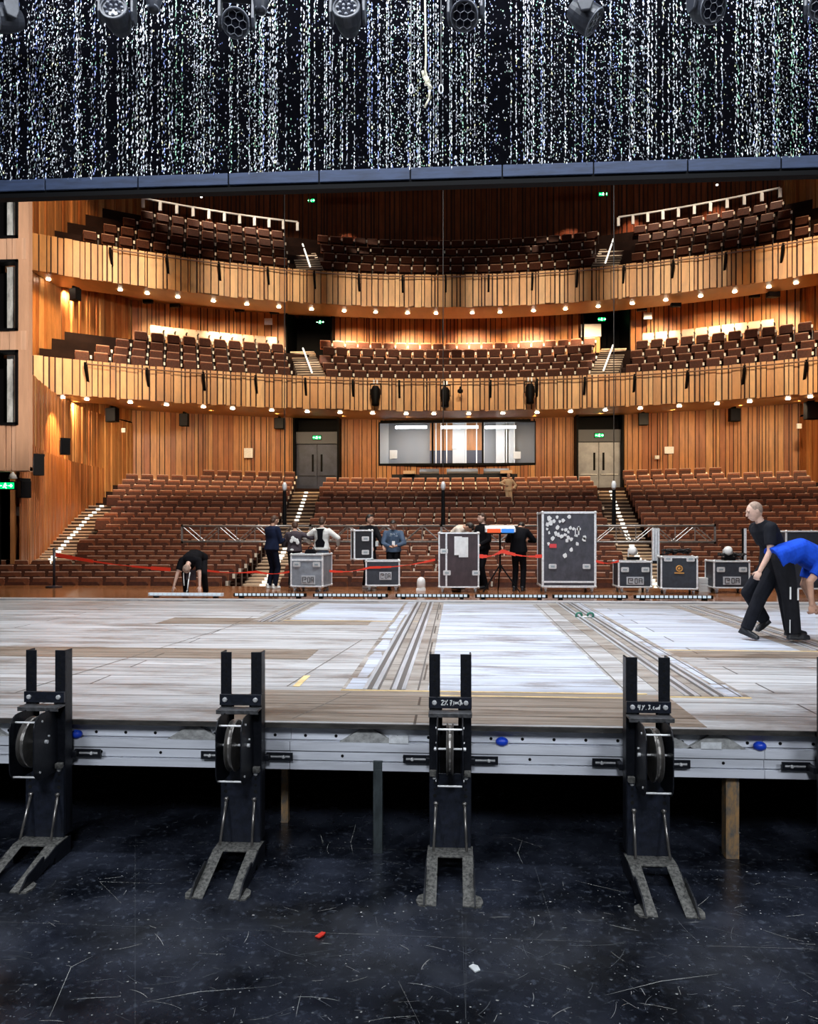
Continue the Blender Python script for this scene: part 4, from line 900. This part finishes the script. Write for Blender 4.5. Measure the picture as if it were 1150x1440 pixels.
# white box stack, pipe column, small fixtures on cases
for i,(px,py,w,h) in enumerate(((991,832,.34,.34),(1000,818,.24,.22))):
    c=at(px,py,17.6+.2*i); t=thing('plastic_crate',(c.x,17.6+.3*i,ZD),'white slatted plastic crate between two road cases, %s one'%('left' if i==0 else 'right'),'crate'); b=MB()
    for z in range(5): b.box(-w/2,w/2,0,.3,z*h/5,z*h/5+h/7)
    b.box(-w/2,-w/2+.03,.0,.3,0,h); b.box(w/2-.03,w/2,0,.3,0,h); b.box(-w/2+.02,w/2-.02,.02,.28,0,h-.04); b.build('body',WHT,t)
def col_stand(px,y0,y1,Y,w,lab):
    c=at(px,y0,Y); zt2=EYE-(y0-748)*Y/F; zb2=EYE-(y1-748)*Y/F; zb2=min(zb2,zt2-.1)
    t=thing('aluminium_profile',(c.x,Y,zb2),lab,'metal profile'); b=MB()
    for x in (-w/2,-w/6,w/6): b.box(x,x+w/4.2,0,.06,0,zt2-zb2)
    b.box(-w/2,w/2,.05,.1,0,zt2-zb2); b.build('profile',ALU2,t,bevel=.004); MB().box(-w/2-.02,w/2+.02,-.02,.12,-.04,.02).build('base',STEEL,t)
col_stand(923,743,789,17.6,.17,'bright upright aluminium profile standing on the end of the small dark case')
t=thing('aluminium_profile',(at(1050,0,17.6).x,17.7,ZD),'narrow silver upright behind the walking man','metal profile'); MB().box(-.03,.03,0,.05,0,1.45).build('profile',ALU2,t); MB().box(-.06,-.03,0,.05,0,1.45).build('edge',BLK,t)
CAB=mat('cable_black',(.012,.012,.014),.5)
def cables(px,py,Y,w,lab,z,seed):
    r_=random.Random(seed); t=thing('cable_heap',(at(px,py,Y).x,Y,z),lab,'cables')
    for j in range(4):
        b=MB(); P_=[((r_.uniform(-1,1))*w/2,r_.uniform(0,.4),.02+abs(math.sin(i*1.3+j))*.13) for i in range(9)]; P_=smooth3(P_); b.path(P_,.014,6); b.build('cable',CAB,t,smooth=True)
def smooth3(P_,n=5):
    out=[]; P_=[Vector(p) for p in P_]
    for i in range(len(P_)-1):
        p0,p1,p2,p3=P_[max(i-1,0)],P_[i],P_[i+1],P_[min(i+2,len(P_)-1)]
        for j in range(n): t=j/n; out.append(.5*((2*p1)+(p2-p0)*t+(2*p0-5*p1+4*p2-p3)*t*t+(3*p1-p0-3*p2+p3)*t**3))
    out.append(P_[-1]); return out
cables(955,784,17.0,.7,'tangled black cables heaped on the case with the gold emblem',ZD+.84,1)
cables(1030,788,17.4,.7,'tangled black cables lying on the case left of the walking man',ZD+.74,2)
for px,n in ((892,'the small dark case with two latches'),(1027,'the case left of the walking man')):
    c=at(px,784,17.4); t=thing('stage_lamp',(c.x,17.5,ZD+.73),'small white lamp head standing on '+n,'lamp')
    MB().box(-.13,.13,-.08,.14,0,.07).build('base',BLK,t,bevel=.01); MB().lathe([(.06,-.1),(.09,-.06),(.1,.08),(.08,.12)],(0,.03,.2),(-.5,-1,.3),16).build('head',WHT,t,smooth=True); MB().box(-.12,-.1,0,.06,.05,.24).build('yoke',WHT,t)
# tripod table with bright screen console
c=at(703,824,17.3); t=thing('tripod_console',(c.x,17.3,ZD),'lighting console with red and blue screen on a black tripod stand','console')
MB().tube((0,0,.45),(0,0,1.42),.022,.022,8).build('pole',BLK,t)
for a in (-.9,1.1,3.2): MB().tube((0,0,.62),(.5*math.sin(a),-.5*math.cos(a)*.6,.0),.018,.014,8).build('leg',BLK,t)
MB().box(-.30,.30,-.2,.25,1.32,1.36).build('tray',BLK,t)
o=MB().prism([(-.2,1.36),(.25,1.36),(.25,1.52),(-.2,1.45)],-.34,.34,'x').build('console_body',ALU2,t,bevel=.01)
MB().box(-.30,.0,-.215,-.205,1.35,1.44).build('screen',glow('screen_red',(1,.12,.02),.9),o); MB().box(.02,.30,-.215,-.205,1.35,1.44).build('screen',glow('screen_blue',(.04,.3,1),.9),o)
# stanchion and tape
t=thing('barrier_post',(at(76,838,18).x,18.0,ZD),'dark barrier post with a round base at the left','post')
MB().tube((0,0,.03),(0,0,.98),.03,.03,12).build('pole',STEEL2,t,smooth=True); MB().lathe([(.19,0),(.19,.03),(.04,.06)],n=24).build('base',STEEL2,t)
def tape(pts,lab,w=.055):
    b=MB(); P_=[at(*p) for p in pts]
    for a,c in zip(P_,P_[1:]):
        n=6
        for i in range(n):
            u=a.lerp(c,i/n); v=a.lerp(c,(i+1)/n); sg=lambda t_:-.05*math.sin(PI*t_); u.z+=sg(i/n); v.z+=sg((i+1)/n); ww=w*(.6+.4*math.cos(i*1.1)); 
            b.add([(u.x,u.y-.002,u.z-ww/2),(v.x,v.y-.002,v.z-ww/2),(v.x,v.y-.002,v.z+ww/2),(u.x,u.y-.002,u.z+ww/2),(u.x,u.y+.002,u.z-ww/2),(v.x,v.y+.002,v.z-ww/2),(v.x,v.y+.002,v.z+ww/2),(u.x,u.y+.002,u.z+ww/2)],[(0,1,2,3),(7,6,5,4),(0,4,5,1),(3,2,6,7)])
    o=b.build('barrier_tape',RED); tag(o,lab,'tape')
tape([(78,780,18),(240,801,17.6)],'red barrier tape sloping from the dark post to the bending man',.1)
tape([(283,801,17.5),(360,804,17.5),(407,804,17.4)],'red barrier tape stretched between the bending man and the grey case')
tape([(463,803,17.3),(520,798,17.2),(612,787,16.9)],'red barrier tape crossing in front of the dark blue case')
tape([(674,782,16.9),(706,775,16.9),(762,782,16.9)],'red barrier tape from the papered case over the tripod to the big case',.09)
tape([(838,789,17.2),(870,789,17.25)],'short red barrier tape right of the big scribbled case')
c=at(592,832,17.6); t=thing('white_post',(c.x,17.6,ZD),'small white round topped post standing on the brown floor','post'); MB().lathe([(.10,0),(.10,.2),(.085,.27),(.04,.31),(.01,.315)],n=20).build('body',WHT,t,smooth=True); MB().box(-.11,.11,-.11,.0,.0,.05).build('foot',WHT,t)
c=onz(822,869,ZD); t=thing('tape_roll',(c.x,c.y,ZD),'small green rope coil lying on the right rail track','rope'); b=MB()
for dx in (-.09,.09): b.ring((dx,0,.04),(.5*dx,1,.3),.045,.018,16,6)
b.build('coil',mat('green_coil',(.03,.16,.11),.6),t,smooth=True); MB().tube((-.09,0,.02),(.09,0,.02),.012).build('link',WHT,t)
t=thing('lighting_bar',(0,8.38,8.62),'black horizontal bar above the frame carrying the moving head lights','bar'); MB().tube((-7.5,0,0),(7.5,0,0),.03,.03,10).build('tube',BLK,t)
# ================================================================ people (local forward is -Y)
def ik(a,b,l1,l2,pole):
    a=Vector(a);b=Vector(b); d=b-a; L_=min(d.length,(l1+l2)*.999); u=d.normalized(); b=a+u*L_
    x=(l1*l1-l2*l2+L_*L_)/(2*L_); h=math.sqrt(max(l1*l1-x*x,0)); p=Vector(pole); p=(p-u*p.dot(u))
    p=p.normalized() if p.length>1e-5 else Vector((0,1,0)); return a+u*x+p*h,b
def loft(mb,cs,rx,ry,lat,n=20):
    lat=Vector(lat).normalized(); cs=[Vector(c) for c in cs]; vs=[]
    for i,c in enumerate(cs):
        t=(cs[min(i+1,len(cs)-1)]-cs[max(i-1,0)]).normalized(); l=(lat-t*lat.dot(t)).normalized(); w=t.cross(l)
        for j in range(n):
            a=2*PI*j/n; sx=math.copysign(abs(math.cos(a))**.8,math.cos(a)); sy=math.copysign(abs(math.sin(a))**.85,math.sin(a)); vs.append(c+l*rx[i]*sx+w*ry[i]*sy)
    fs=[(k*n+j,k*n+(j+1)%n,(k+1)*n+(j+1)%n,(k+1)*n+j) for k in range(len(cs)-1) for j in range(n)]
    q=(len(cs)-1)*n; fs+=[tuple(range(n-1,-1,-1)),tuple(range(q,q+n))]; mb.add(vs,fs)
def voxel(o,v,sm=4):
    r=o.modifiers.new('remesh','REMESH'); r.mode='VOXEL'; r.voxel_size=v; r.use_smooth_shade=True
    s=o.modifiers.new('smooth','SMOOTH'); s.factor=.5; s.iterations=sm
def person(loc,rz,lab,p,shirt,trousers,shoes,hair=None,skin=SKIN,H=1.75,fine=False,sleeve='short',haircap=0,loose=1.,extra=None,shirt_len=0.,tl=1.):
    s=H/1.75; t=thing('person',loc,lab,'person',None,rz); V3=lambda q:Vector(q)*s
    pel=V3(p.get('pelvis',(0,0,.95))); ch=V3(p.get('chest',(0,.0,1.40))); mid=V3(p['mid']) if 'mid' in p else (pel+ch)/2+Vector((0,-.015,0))*s
    lat=Vector(p.get('lat',(1,0,0))).normalized(); latp=Vector(p.get('latp',(1,0,0))).normalized()
    hu=Vector(p.get('head_up',(0,-.1,1))).normalized(); hf=Vector(p.get('head_fwd',(0,-1,-.15))); hf=(hf-hu*hf.dot(hu)).normalized(); hl=hu.cross(hf).normalized()
    sp=(ch-mid).normalized(); nk=ch+sp*.07*s; hc=nk+hu*.15*s; hc+=hf*.02*s
    ft=p.get('feet',[(-.10,0,.0,0,0),(.10,0,.0,0,0)]); hd=p.get('hands',[(-.26,-.02,.78),(.26,-.02,.78)]); ep=p.get('elbow',[(-.3,1,0),(.3,1,0)]); kp=p.get('knee',[(0,-1,0),(0,-1,0)])
    body=MB(); sh=MB(); tr=MB(); so_=MB()
    def curve(n): return [(pel*(1-u)**2+mid*2*u*(1-u)+ch*u*u) if False else (pel.lerp(mid,u*2) if u<.5 else mid.lerp(ch,u*2-1)) for u in [i/n for i in range(n+1)]]
    cs=curve(6); dn=(mid-pel).normalized()
    loft(body,[pel-dn*.04*s]+cs+[ch+sp*.06*s],[x*s for x in (.12,.155,.15,.135,.135,.15,.165,.16,.07)],[x*s for x in (.08,.11,.10,.095,.095,.105,.11,.10,.06)],lat)
    g=1.0+.10*loose
    c0=pel-dn*(.05+shirt_len)*s
    loft(sh,[c0,pel]+cs[1:]+[ch+sp*.035*s,ch+sp*.075*s],[x*s*g for x in (.182,.18,.168,.155,.155,.168,.182,.18,.155,.062)],[x*s*g for x in (.135,.13,.118,.112,.112,.122,.124,.112,.088,.06)],lat)
    loft(tr,[pel-dn*.10*s,pel-dn*.02*s,pel+dn*.06*s,pel+dn*.09*s],[x*s for x in (.14,.172,.162,.155)],[x*s for x in (.10,.128,.118,.112)],latp)
    body.cap_(ch+sp*.03*s,nk+hu*.06*s,.058*s,.05*s)
    Mh=Matrix((hl,-hf,hu)).transposed()
    hp=lambda a,b,c:hc+(hl*a+hf*b+hu*c)*s
    body.ell(hc,(.074*s,.094*s,.108*s),Mh,20,14); body.ell(hp(0,.035,-.06),(.052*s,.052*s,.055*s),Mh); body.ell(hp(0,.02,.0),(.07*s,.075*s,.07*s),Mh)
    body.cap_(hp(0,.088,.015),hp(0,.108,-.022),.009*s,.015*s,8); body.ell(hp(0,.088,-.055),(.026*s,.013*s,.010*s),Mh)
    for q in (-1,1): body.ell(hp(q*.076,-.005,-.005),(.012*s,.02*s,.032*s),Mh)
    body.ell(hp(0,.08,.03),(.055*s,.014*s,.01*s),Mh)
    vx=.007 if fine else .0105
    for i,q in enumerate((-1,1)):
        shd=ch+lat*q*.175*s-sp*.015*s; el,wr=ik(shd,V3(hd[i]),.29*s,.265*s,ep[i])
        body.cap_(shd,el,.052*s,.04*s); body.cap_(el,wr,.041*s,.027*s)
        # hand
        d=(wr-el).normalized(); pn=Vector(p.get('palm',[(q*-1,0,0)]*2)[i]); pn=(pn-d*pn.dot(d)); pn=pn.normalized() if pn.length>.05 else d.orthogonal().normalized(); sd=d.cross(pn).normalized()
        body.ell(wr+d*.05*s,(.042*s,.017*s,.055*s),Matrix((sd,pn,d)).transposed(),12,8)
        cu=p.get('curl',.55)
        for k,(o_,ln) in enumerate(((-.030,.062),(-.010,.072),(.011,.068),(.030,.052))):
            a=wr+d*.085*s+sd*o_*s; d1=(d*math.cos(cu)+pn*math.sin(cu)); b_=a+d1*ln*.55*s; d2=(d*math.cos(cu*2.2)+pn*math.sin(cu*2.2)); c_=b_+d2*ln*.5*s
            body.cap_(a,b_,.0095*s,.009*s,8); body.cap_(b_,c_,.009*s,.0078*s,8)
        fw=Vector((0,-1,0)); ts=sd if sd.dot(fw)>0 else -sd; a=wr+d*.03*s+ts*.03*s; b_=a+(ts*.7+d*.6+pn*.3).normalized()*.035*s; body.cap_(a,b_,.012*s,.0105*s,8); body.cap_(b_,b_+(d*.8+pn*.5+ts*.2).normalized()*.028*s,.0105*s,.009*s,8)
        k_=1.22 if loose>.5 else 1.12
        if sleeve=='long':
            sh.cap_(shd,el,.062*s*k_,.05*s*k_); sh.tube(el,el.lerp(wr,.93),.048*s*k_,.036*s*k_,12); sh.ell(el,(.05*s*k_,)*3)
        else:
            sh.ell(shd,(.066*s*k_,)*3); sh.tube(shd,shd.lerp(el,.72),.066*s*k_,.058*s*k_,14)
        # leg
        fx,fy,fz_,yw,pt=ft[i]; hip=pel+latp*q*.085*s-dn*.03*s; rf=Matrix.Rotation(yw,3,'Z')@Matrix.Rotation(pt,3,'X')
        ank=Vector((fx,fy,fz_))*s+rf@Vector((0,.0,.085*s)); kn,ank=ik(hip,ank,.44*s,.425*s,kp[i])
        body.cap_(hip,kn,.078*s,.052*s); body.cap_(kn,ank,.053*s,.034*s)
        tr.cap_(hip,kn,.094*s*tl,.072*s*tl); tr.ell(kn,(.073*s*tl,)*3); tr.tube(kn,ank+Vector((0,0,-.02*s)) if pt==0 else kn.lerp(ank,1.02),.071*s*tl,.062*s*tl,14)
        so_=MB()
        for (a,b_,r1,r2) in (((0,.045,-.045),(0,-.10,-.052),.036,.038),((0,-.10,-.052),(0,-.155,-.058),.038,.028),((0,.03,-.0),(0,-.03,-.03),.043,.042)):
            so_.cap_(ank+rf@(Vector(a)*s),ank+rf@(Vector(b_)*s),r1*s,r2*s,12)
        q_=[ank+rf@(Vector((x,y,-.085))*s) for x,y in ((-.035,.075),(.035,.075),(.045,-.1),(.03,-.175),(-.03,-.175),(-.045,-.1))]; up_=rf@Vector((0,0,.025*s))
        so_.add(q_+[v+up_ for v in q_],[(0,1,2,3,4,5),(11,10,9,8,7,6)]+[(j,j+6,(j+1)%6+6,(j+1)%6) for j in range(6)])
        o=so_.build('shoe',shoes,t); voxel(o,vx*1.1,2)
    o=body.build('body',skin,t); voxel(o,vx,3)
    o=sh.build('shirt',shirt,t); voxel(o,vx*1.25,3)
    o=tr.build('trousers',trousers,t); voxel(o,vx*1.25,3)
    if hair:
        h=MB(); h.ell(hp(0,-.018,.022),(.079*s,.09*s,.098*s),Mh,20,14)
        if haircap: h.ell(hp(0,-.05,-.02),(.07*s,.06*s,.07*s),Mh,16,10); h.ell(hp(0,.05,.085),(.06*s,.035*s,.025*s),Mh,14,8)
        h.build('hair',hair,t,smooth=True)
    e=MB()
    for q in (-1,1): e.ell(hp(q*.03,.083,.008),(.011*s,.006*s,.006*s),Mh,8,6)
    e.build('eyes',BLK,t,smooth=True)
    e=MB()
    for q in (-1,1): e.cap_(hp(q*.018,.092,.032),hp(q*.046,.078,.032),.0035*s,.003*s,6)
    e.build('eyebrows',mat('brow_brown',(.06,.035,.02),.7),t,smooth=True)
    if extra: extra(t,dict(ch=ch,mid=mid,pel=pel,hc=hc,hp=hp,sp=sp,s=s,lat=lat))
    return t
def cloth(n,c,v=.35): return mat('cloth_'+n,c,.9,0,v,(9,9,5),.8,spec=.12)
NAVY=cloth('navy',(.012,.018,.045)); CH=cloth('charcoal',(.014,.015,.02)); BK=cloth('black',(.006,.006,.008)); BLU=cloth('blue',(.012,.07,.55),.3); GRB=cloth('grey_blue',(.075,.11,.17)); WH=cloth('white',(.75,.74,.70),.1); JN=cloth('jeans',(.17,.24,.34)); GY=cloth('grey_brown',(.075,.06,.07)); TAN=cloth('tan',(.9,.68,.45),.1)
SHW=mat('shoe_white',(.75,.74,.70),.6); SHB=mat('shoe_black',(.012,.012,.015),.45)
HB=mat('hair_black',(.012,.008,.006),.5,0,.3,(30,30,30),.4); HBR=mat('hair_brown',(.07,.03,.015),.6,0,.3,(30,30,30),.4); HG=mat('hair_grey',(.36,.25,.19),.75,0,.35,(40,40,40),.4)
# man bending over the light batten, arms down, head toward us
c=at(263,838,15.55)
def lanyard(t,d):
    b=MB(); c=d['hc']; b.path([c+Vector((-.07,.0,-.09)),c+Vector((-.055,-.04,-.2)),c+Vector((-.05,-.02,-.36))],.012,6); b.path([c+Vector((.06,.02,-.08)),c+Vector((.04,.0,-.22)),c+Vector((.02,-.03,-.46)),c+Vector((.0,-.03,-.5))],.014,6); b.build('hood_cords',WHT,t,smooth=True)
    MB().box(-.10,.10,.15,.20,.34,.56).build('pouch',GY,t)
person((c.x,15.62,ZD),0,'person in black T-shirt bending with both hands on the leftmost light batten',dict(pelvis=(0.05,.52,.80),mid=(.03,.34,.88),chest=(0,.10,.75),head_up=(0,-.62,-.55),head_fwd=(0,-.5,-.9),feet=[(-.20,.42,0,0,0),(.24,.42,0,0,0)],hands=[(-.30,-.06,.20),(.27,-.06,.20)],elbow=[(-1,.2,.2),(1,.2,.2)],palm=[(0,0,-1),(0,0,-1)],curl=.15,knee=[(-.3,-1,0),(.3,-1,0)]),BK,BK,SHB,HG,SKIN2,1.74,extra=lanyard)
# standing group at the left
def bx(px,py,Y): q=at(px,py,Y); return (q.x,Y,ZD)
person(bx(382,826,18.0),R(115)+PI/6,'person all in dark navy with white shoes, looking down at their hands',dict(chest=(0,-.02,1.40),head_up=(0,-.35,1),head_fwd=(0,-1,-.7),hands=[(-.06,-.33,1.16),(.08,-.33,1.14)],elbow=[(-.6,.6,-1),(.6,.6,-1)],palm=[(0,0,1),(0,0,1)]),NAVY,cloth('deep_navy',(.006,.008,.018)),SHW,HBR,SKIN,1.80,sleeve='long',haircap=1)
def backprint(t,d):
    b=MB(); r_=random.Random(5)
    for i in range(5):
        cx,cz=(-.03,.02,.05,-.10,-.08)[i],(1.20,1.24,1.17,1.13,1.18)[i]; b.ell((cx,.139,cz-.02),(.045,.012,.05),None,10,6)
    b.build('white_print',WHT,t); MB().ell((.04,.13,.93),(.05,.03,.03)).build('bum_bag',WHT,t)
person(bx(414,824,18.3),PI+.05,'person seen from behind, dark grey top with white back print, one arm raised',dict(chest=(0,-.03,1.36),head_up=(0,-.3,1),head_fwd=(.2,-1,-.4),hands=[(-.36,-.25,1.36),(.18,-.30,1.1)],elbow=[(-1,.3,-.4),(.6,.5,-1)],palm=[(0,0,1),(0,0,1)]),GY,CH,SHB,HBR,SKIN,1.70,sleeve='long',haircap=1,extra=backprint)
def vest(t,d):
    b=MB(); c=d['ch']
    b.prism([(-.10,1.0),(.10,1.0),(.12,1.12),(.06,1.2),(.07,1.40),(.12,1.45),(-.12,1.45),(-.07,1.40),(-.06,1.2),(-.12,1.12)],.105,.15,'y'); b.build('harness_vest',BK,t,bevel=.01)
    MB().box(-.19,.19,-.13,.135,.93,.99).build('belt',WHT,t,bevel=.01)
person(bx(452,824,18.3),PI-.1,'person seen from behind in white shirt, black harness vest and blue jeans',dict(chest=(0,-.01,1.38),head_up=(0,-.15,1),head_fwd=(.1,-1,-.3),hands=[(.34,-.22,1.06),(-.36,-.2,1.02)][::-1],elbow=[(-1,.4,-.3),(1,.4,-.3)]),WH,JN,SHB,HBR,SKIN2,1.78,sleeve='long',haircap=1,extra=vest)
def pass_(t,d):
    MB().box(.10,.17,-.19,-.17,1.02,1.14).build('badge',PAPER,t); b=MB(); b.path([(.02,-.13,1.45),(.12,-.19,1.14)],.005,5); b.build('lanyard',BLK,t)
person(bx(518,826,18.35),R(35),'person in black behind the upright case lid, white pass on the chest',dict(chest=(0,-.01,1.40),head_up=(.05,-.1,1),head_fwd=(.5,-1,-.05),hands=[(-.15,-.42,.98),(.18,-.42,.95)],elbow=[(-1,.4,-.4),(1,.4,-.4)],palm=[(0,0,-1),(0,0,-1)]),BK,BK,SHW,HB,SKIN,1.82,sleeve='long',haircap=1,extra=pass_)
def sweat(t,d):
    o=strokes([[(-.07,.03),(-.04,.03),(-.04,0),(-.07,0),(-.07,.03)],[(-.02,.03),(-.02,0)],[(.0,0),(.02,.03),(.04,0)],[(.06,.03),(.09,.03)],[(.075,.03),(.075,0)],[(-.09,-.03),(.11,-.03)]],1,mat('print_grey',(.55,.6,.65),.7),t,(0,-.165,1.30),.006,'chest_print'); MB().box(-.02,.05,-.39,-.37,1.03,1.15).build('phone',PAPER,t)
person(bx(553,822,18.35),.05,'person in grey blue sweatshirt facing us, looking down at a phone',dict(chest=(0,-.04,1.36),head_up=(0,-.55,1),head_fwd=(0,-1,-1.1),hands=[(-.06,-.33,1.02),(.08,-.34,1.04)],elbow=[(-1,.3,-.5),(1,.3,-.5)],palm=[(0,0,1),(0,0,1)],curl=.8),GRB,BK,SHB,HB,SKIN,1.74,sleeve='long',haircap=1,extra=sweat)
person(bx(642,826,18.25),R(60),'person in a cream top with dark hair stooping behind the plum coloured case',dict(pelvis=(0,.10,.96),mid=(0,.08,1.26),chest=(0,-.14,1.43),head_up=(0,-.95,.15),head_fwd=(0,-.5,-1),hands=[(-.2,-.4,.95),(.2,-.4,.95)]),cloth('cream',(.72,.62,.52),.15),CH,SHB,HB,SKIN,1.76,sleeve='long',haircap=1)
person(bx(679,826,18.3),R(-55),'person with brown hair in black, seen in profile between the plum case and the tripod',dict(chest=(0,.0,1.41),head_up=(0,-.1,1),head_fwd=(-.2,-1,-.1),hands=[(-.2,-.3,1.05),(.2,-.25,1.0)]),BK,BK,SHB,HBR,SKIN2,1.84,sleeve='long',haircap=1)
person(bx(729,829,17.6),PI-.35,'person in black seen from behind, head bowed, left of the biggest case',dict(pelvis=(0,0,.96),mid=(0,.03,1.2),chest=(0,-.07,1.40),head_up=(0,-.9,.35),head_fwd=(0,-.4,-1),hands=[(-.14,-.38,1.16),(.14,-.38,1.16)],elbow=[(-1,.2,-.6),(1,.2,-.6)]),BK,BK,SHB,HB,SKIN,1.74,sleeve='long',haircap=1,loose=1.6)
q=at(715,695,34.3); person((q.x,34.35,ZT[16]-.86),.3,'small far person in beige standing among the upper rows of stalls seats',dict(hands=[(-.22,-.18,1.15),(.2,-.1,1.0)],elbow=[(-1,.3,0),(1,.3,0)]),TAN,TAN,SHW,mat('hair_fair',(.5,.3,.15),.7),SKIN2,1.66,sleeve='long')
# sitting dark kit bag beside the vest wearer
c=at(438,783,17.8); t=thing('kit_bag',(c.x,17.75,ZD+.74),'black bag standing on top of the grey road case','bag'); MB().box(-.14,.12,-.1,.12,0,.22,0,None,.05).build('body',BK,t,bevel=.03); b=MB(); b.ring((0,0,.22),(0,1,0),.07,.012,16,6); b.build('handle',BK,t)
# the two men on the platform
c=onz(1071,899,ZD)
def walk(t,d): MB().box(.135,.16,-.05,.05,.86,.9).build('belt_tag',WHT,t)
person((c.x,c.y,ZD),R(-90),'person with cropped grey hair in black T-shirt striding across the platform',dict(pelvis=(0,.14,.96),mid=(0,.12,1.18),chest=(.02,.0,1.39),head_up=(0,-.34,1),head_fwd=(.1,-1,-.5),lat=(1,.15,0),latp=(1,.1,0),feet=[(-.28,.16,.14,R(30),R(25)),(.05,-.24,.03,R(130),R(16))],hands=[(-.22,.10,.86),(.25,-.12,.86)],elbow=[(-.2,1,0),(.2,1,0)],knee=[(0,-1,0),(.2,-1,0)],palm=[(1,0,0),(-.6,.5,0)],curl=.9),BK if False else cloth('black_tee',(.014,.015,.02)),cloth('work_black',(.012,.013,.018)),SHB,HG,SKIN2,1.80,fine=True,loose=.9,tl=1.2)
c=onz(1106,903,ZD)
def refl(t,d):
    b=MB()
    for (y,z0,z1) in ((.045,.55,.70),(-.045,.54,.68)): b.box(-.215,-.205,y-.008,y+.008,z0,z1)
    b.box(-.2,-.19,.04,.048,.14,.30); b.build('reflective_strip',WHT,t)
person((c.x,c.y,ZD),R(90),'person in a bright blue T-shirt and black work trousers bent double at the right edge',dict(pelvis=(0,.06,1.0),mid=(0,-.14,1.09),chest=(0,-.37,.93),head_up=(0,-.85,-.5),head_fwd=(0,-.5,-.9),feet=[(-.11,-.04,0,0,0),(.13,-.12,0,0,0)],hands=[(-.20,-.19,.46),(.16,-.38,.42)],elbow=[(-.2,1,.2),(.2,1,.3)],knee=[(0,-1,0),(0,-1,0)],palm=[(1,0,0),(-1,0,0)],curl=.95),BLU,cloth('work_trousers',(.013,.013,.016)),SHB,HB,SKIN,1.86,fine=True,loose=1.7,tl=1.3,shirt_len=.05,extra=refl)
# ================================================================ light
w=bpy.data.worlds.new('world'); SC.world=w; w.use_nodes=True; w.node_tree.nodes['Background'].inputs[0].default_value=(.5,.55,.7,1); w.node_tree.nodes['Background'].inputs[1].default_value=.004
COOL=(.86,.92,1)
# cool white light: overhead work light, plus added curtain strip and front spots
lamp('AREA',(0,6.0,10.4),1000,COOL,12,target=(0,9,7.3),sy=.6)  # unseen strip added to brighten the curtain
lamp('AREA',(0,13.0,13.0),2250,(.95,.97,1),9,target=(0,10.5,.9),sy=3)
for x in (-6,0,6): lamp('SPOT',(x,-3.5,7.5),1700,COOL,1.0,spot=58,blend=.5,target=(x*.8,6.0,1.2))  # added spots behind the camera, brightening the platform front and brackets
# spots added out of view to brighten the balcony fronts and seats
WM=(1,.80,.55)
for x in (-14.5,-9,-3,3,9,14.5):
    lamp('SPOT',(x*.55,20.5,13.6),4600,WM,.15,spot=36,blend=.7,target=(x,33.2-x*x/52,9.1))
    lamp('SPOT',(x*.55,20.5,16.8),5600,WM,.15,spot=24,blend=.8,target=(x,35-x*x/52,13.3))
# hall downlights over the stalls
WH_=(1,.84,.66)
for x in (-11,-5.5,0,5.5,11):
    lamp('SPOT',(x,23.0,20),4200,WH_,.2,spot=70,blend=.8,target=(x,24.0,0))
    lamp('SPOT',(x,30.0,21.5),3000,WH_,.2,spot=42,blend=.8,target=(x,29,0))
for s in (-1,1):
    lamp('SPOT',(s*12.9,26,20),1300,WH_,.1,spot=30,blend=.6,target=(s*14.2,27,2))  # added spots, to brighten the side aisle steps
    lamp('SPOT',(s*14.0,27.3,7.4),1000,(1,.66,.32),.05,spot=80,blend=.35,target=(s*15.6,27.4,3.2))
    lamp('SPOT',(s*14.2,27.6,12.4),1000,(1,.66,.32),.05,spot=90,blend=.3,target=(s*17.0,29.5,8.6))
    lamp('SPOT',(s*15.0,25.6,21.5),2300,(1,.64,.34),.05,spot=75,blend=.25,target=(s*17.0,28.4,15))
    for x in (9,11,13): lamp('SPOT',(s*x,36-x*x/52,20.5),800,(1,.80,.6),.05,spot=60,blend=.5,target=(s*x,39-x*x/52,17.5))  # added spots, to brighten the rail behind the upper seats
    lamp('SPOT',(s*6.7,33,20),2200,(1,.9,.75),.05,spot=16,blend=.5,target=(s*7.2,37,15.5))  # added spot, to brighten the upper balcony aisle treads
    lamp('SPOT',(s*6.5,33.6,12.4),600,(1,.9,.75),.05,spot=40,blend=.5,target=(s*6.8,35,9.5))  # added spot, to brighten the lower balcony aisle treads
    lamp('SPOT',(s*4.5,34,21),900,(1,.82,.62),.05,spot=22,blend=.7,target=(s*4.5,38,16.5))
for x in (-13,-10.5,-6.0,-1.5,6.0,9.2,13): lamp('SPOT',(x,YR2(x)-1.2,19.6),260 if abs(x)>2 else 14,(1,.50,.30),.05,spot=70,blend=.8,target=(x,YR2(x)-.1,17.2))
lamp('SPOT',(-5,10.5,9.0),6000,(1,.9,.82),.3,spot=50,blend=.5,target=(-12.6,19.5,8.5))  # unseen spot added to brighten the left side tower
lamp('SPOT',(1.5,33.2,7.3),60,(1,.85,.65),.05,spot=40,blend=.5,target=(at(715,690,34.3).x,34.3,4.3))
SC.view_settings.view_transform='Standard'; SC.view_settings.look='None'; SC.view_settings.exposure=0.0; SC.view_settings.gamma=1.0; SC.view_settings.use_curve_mapping=False
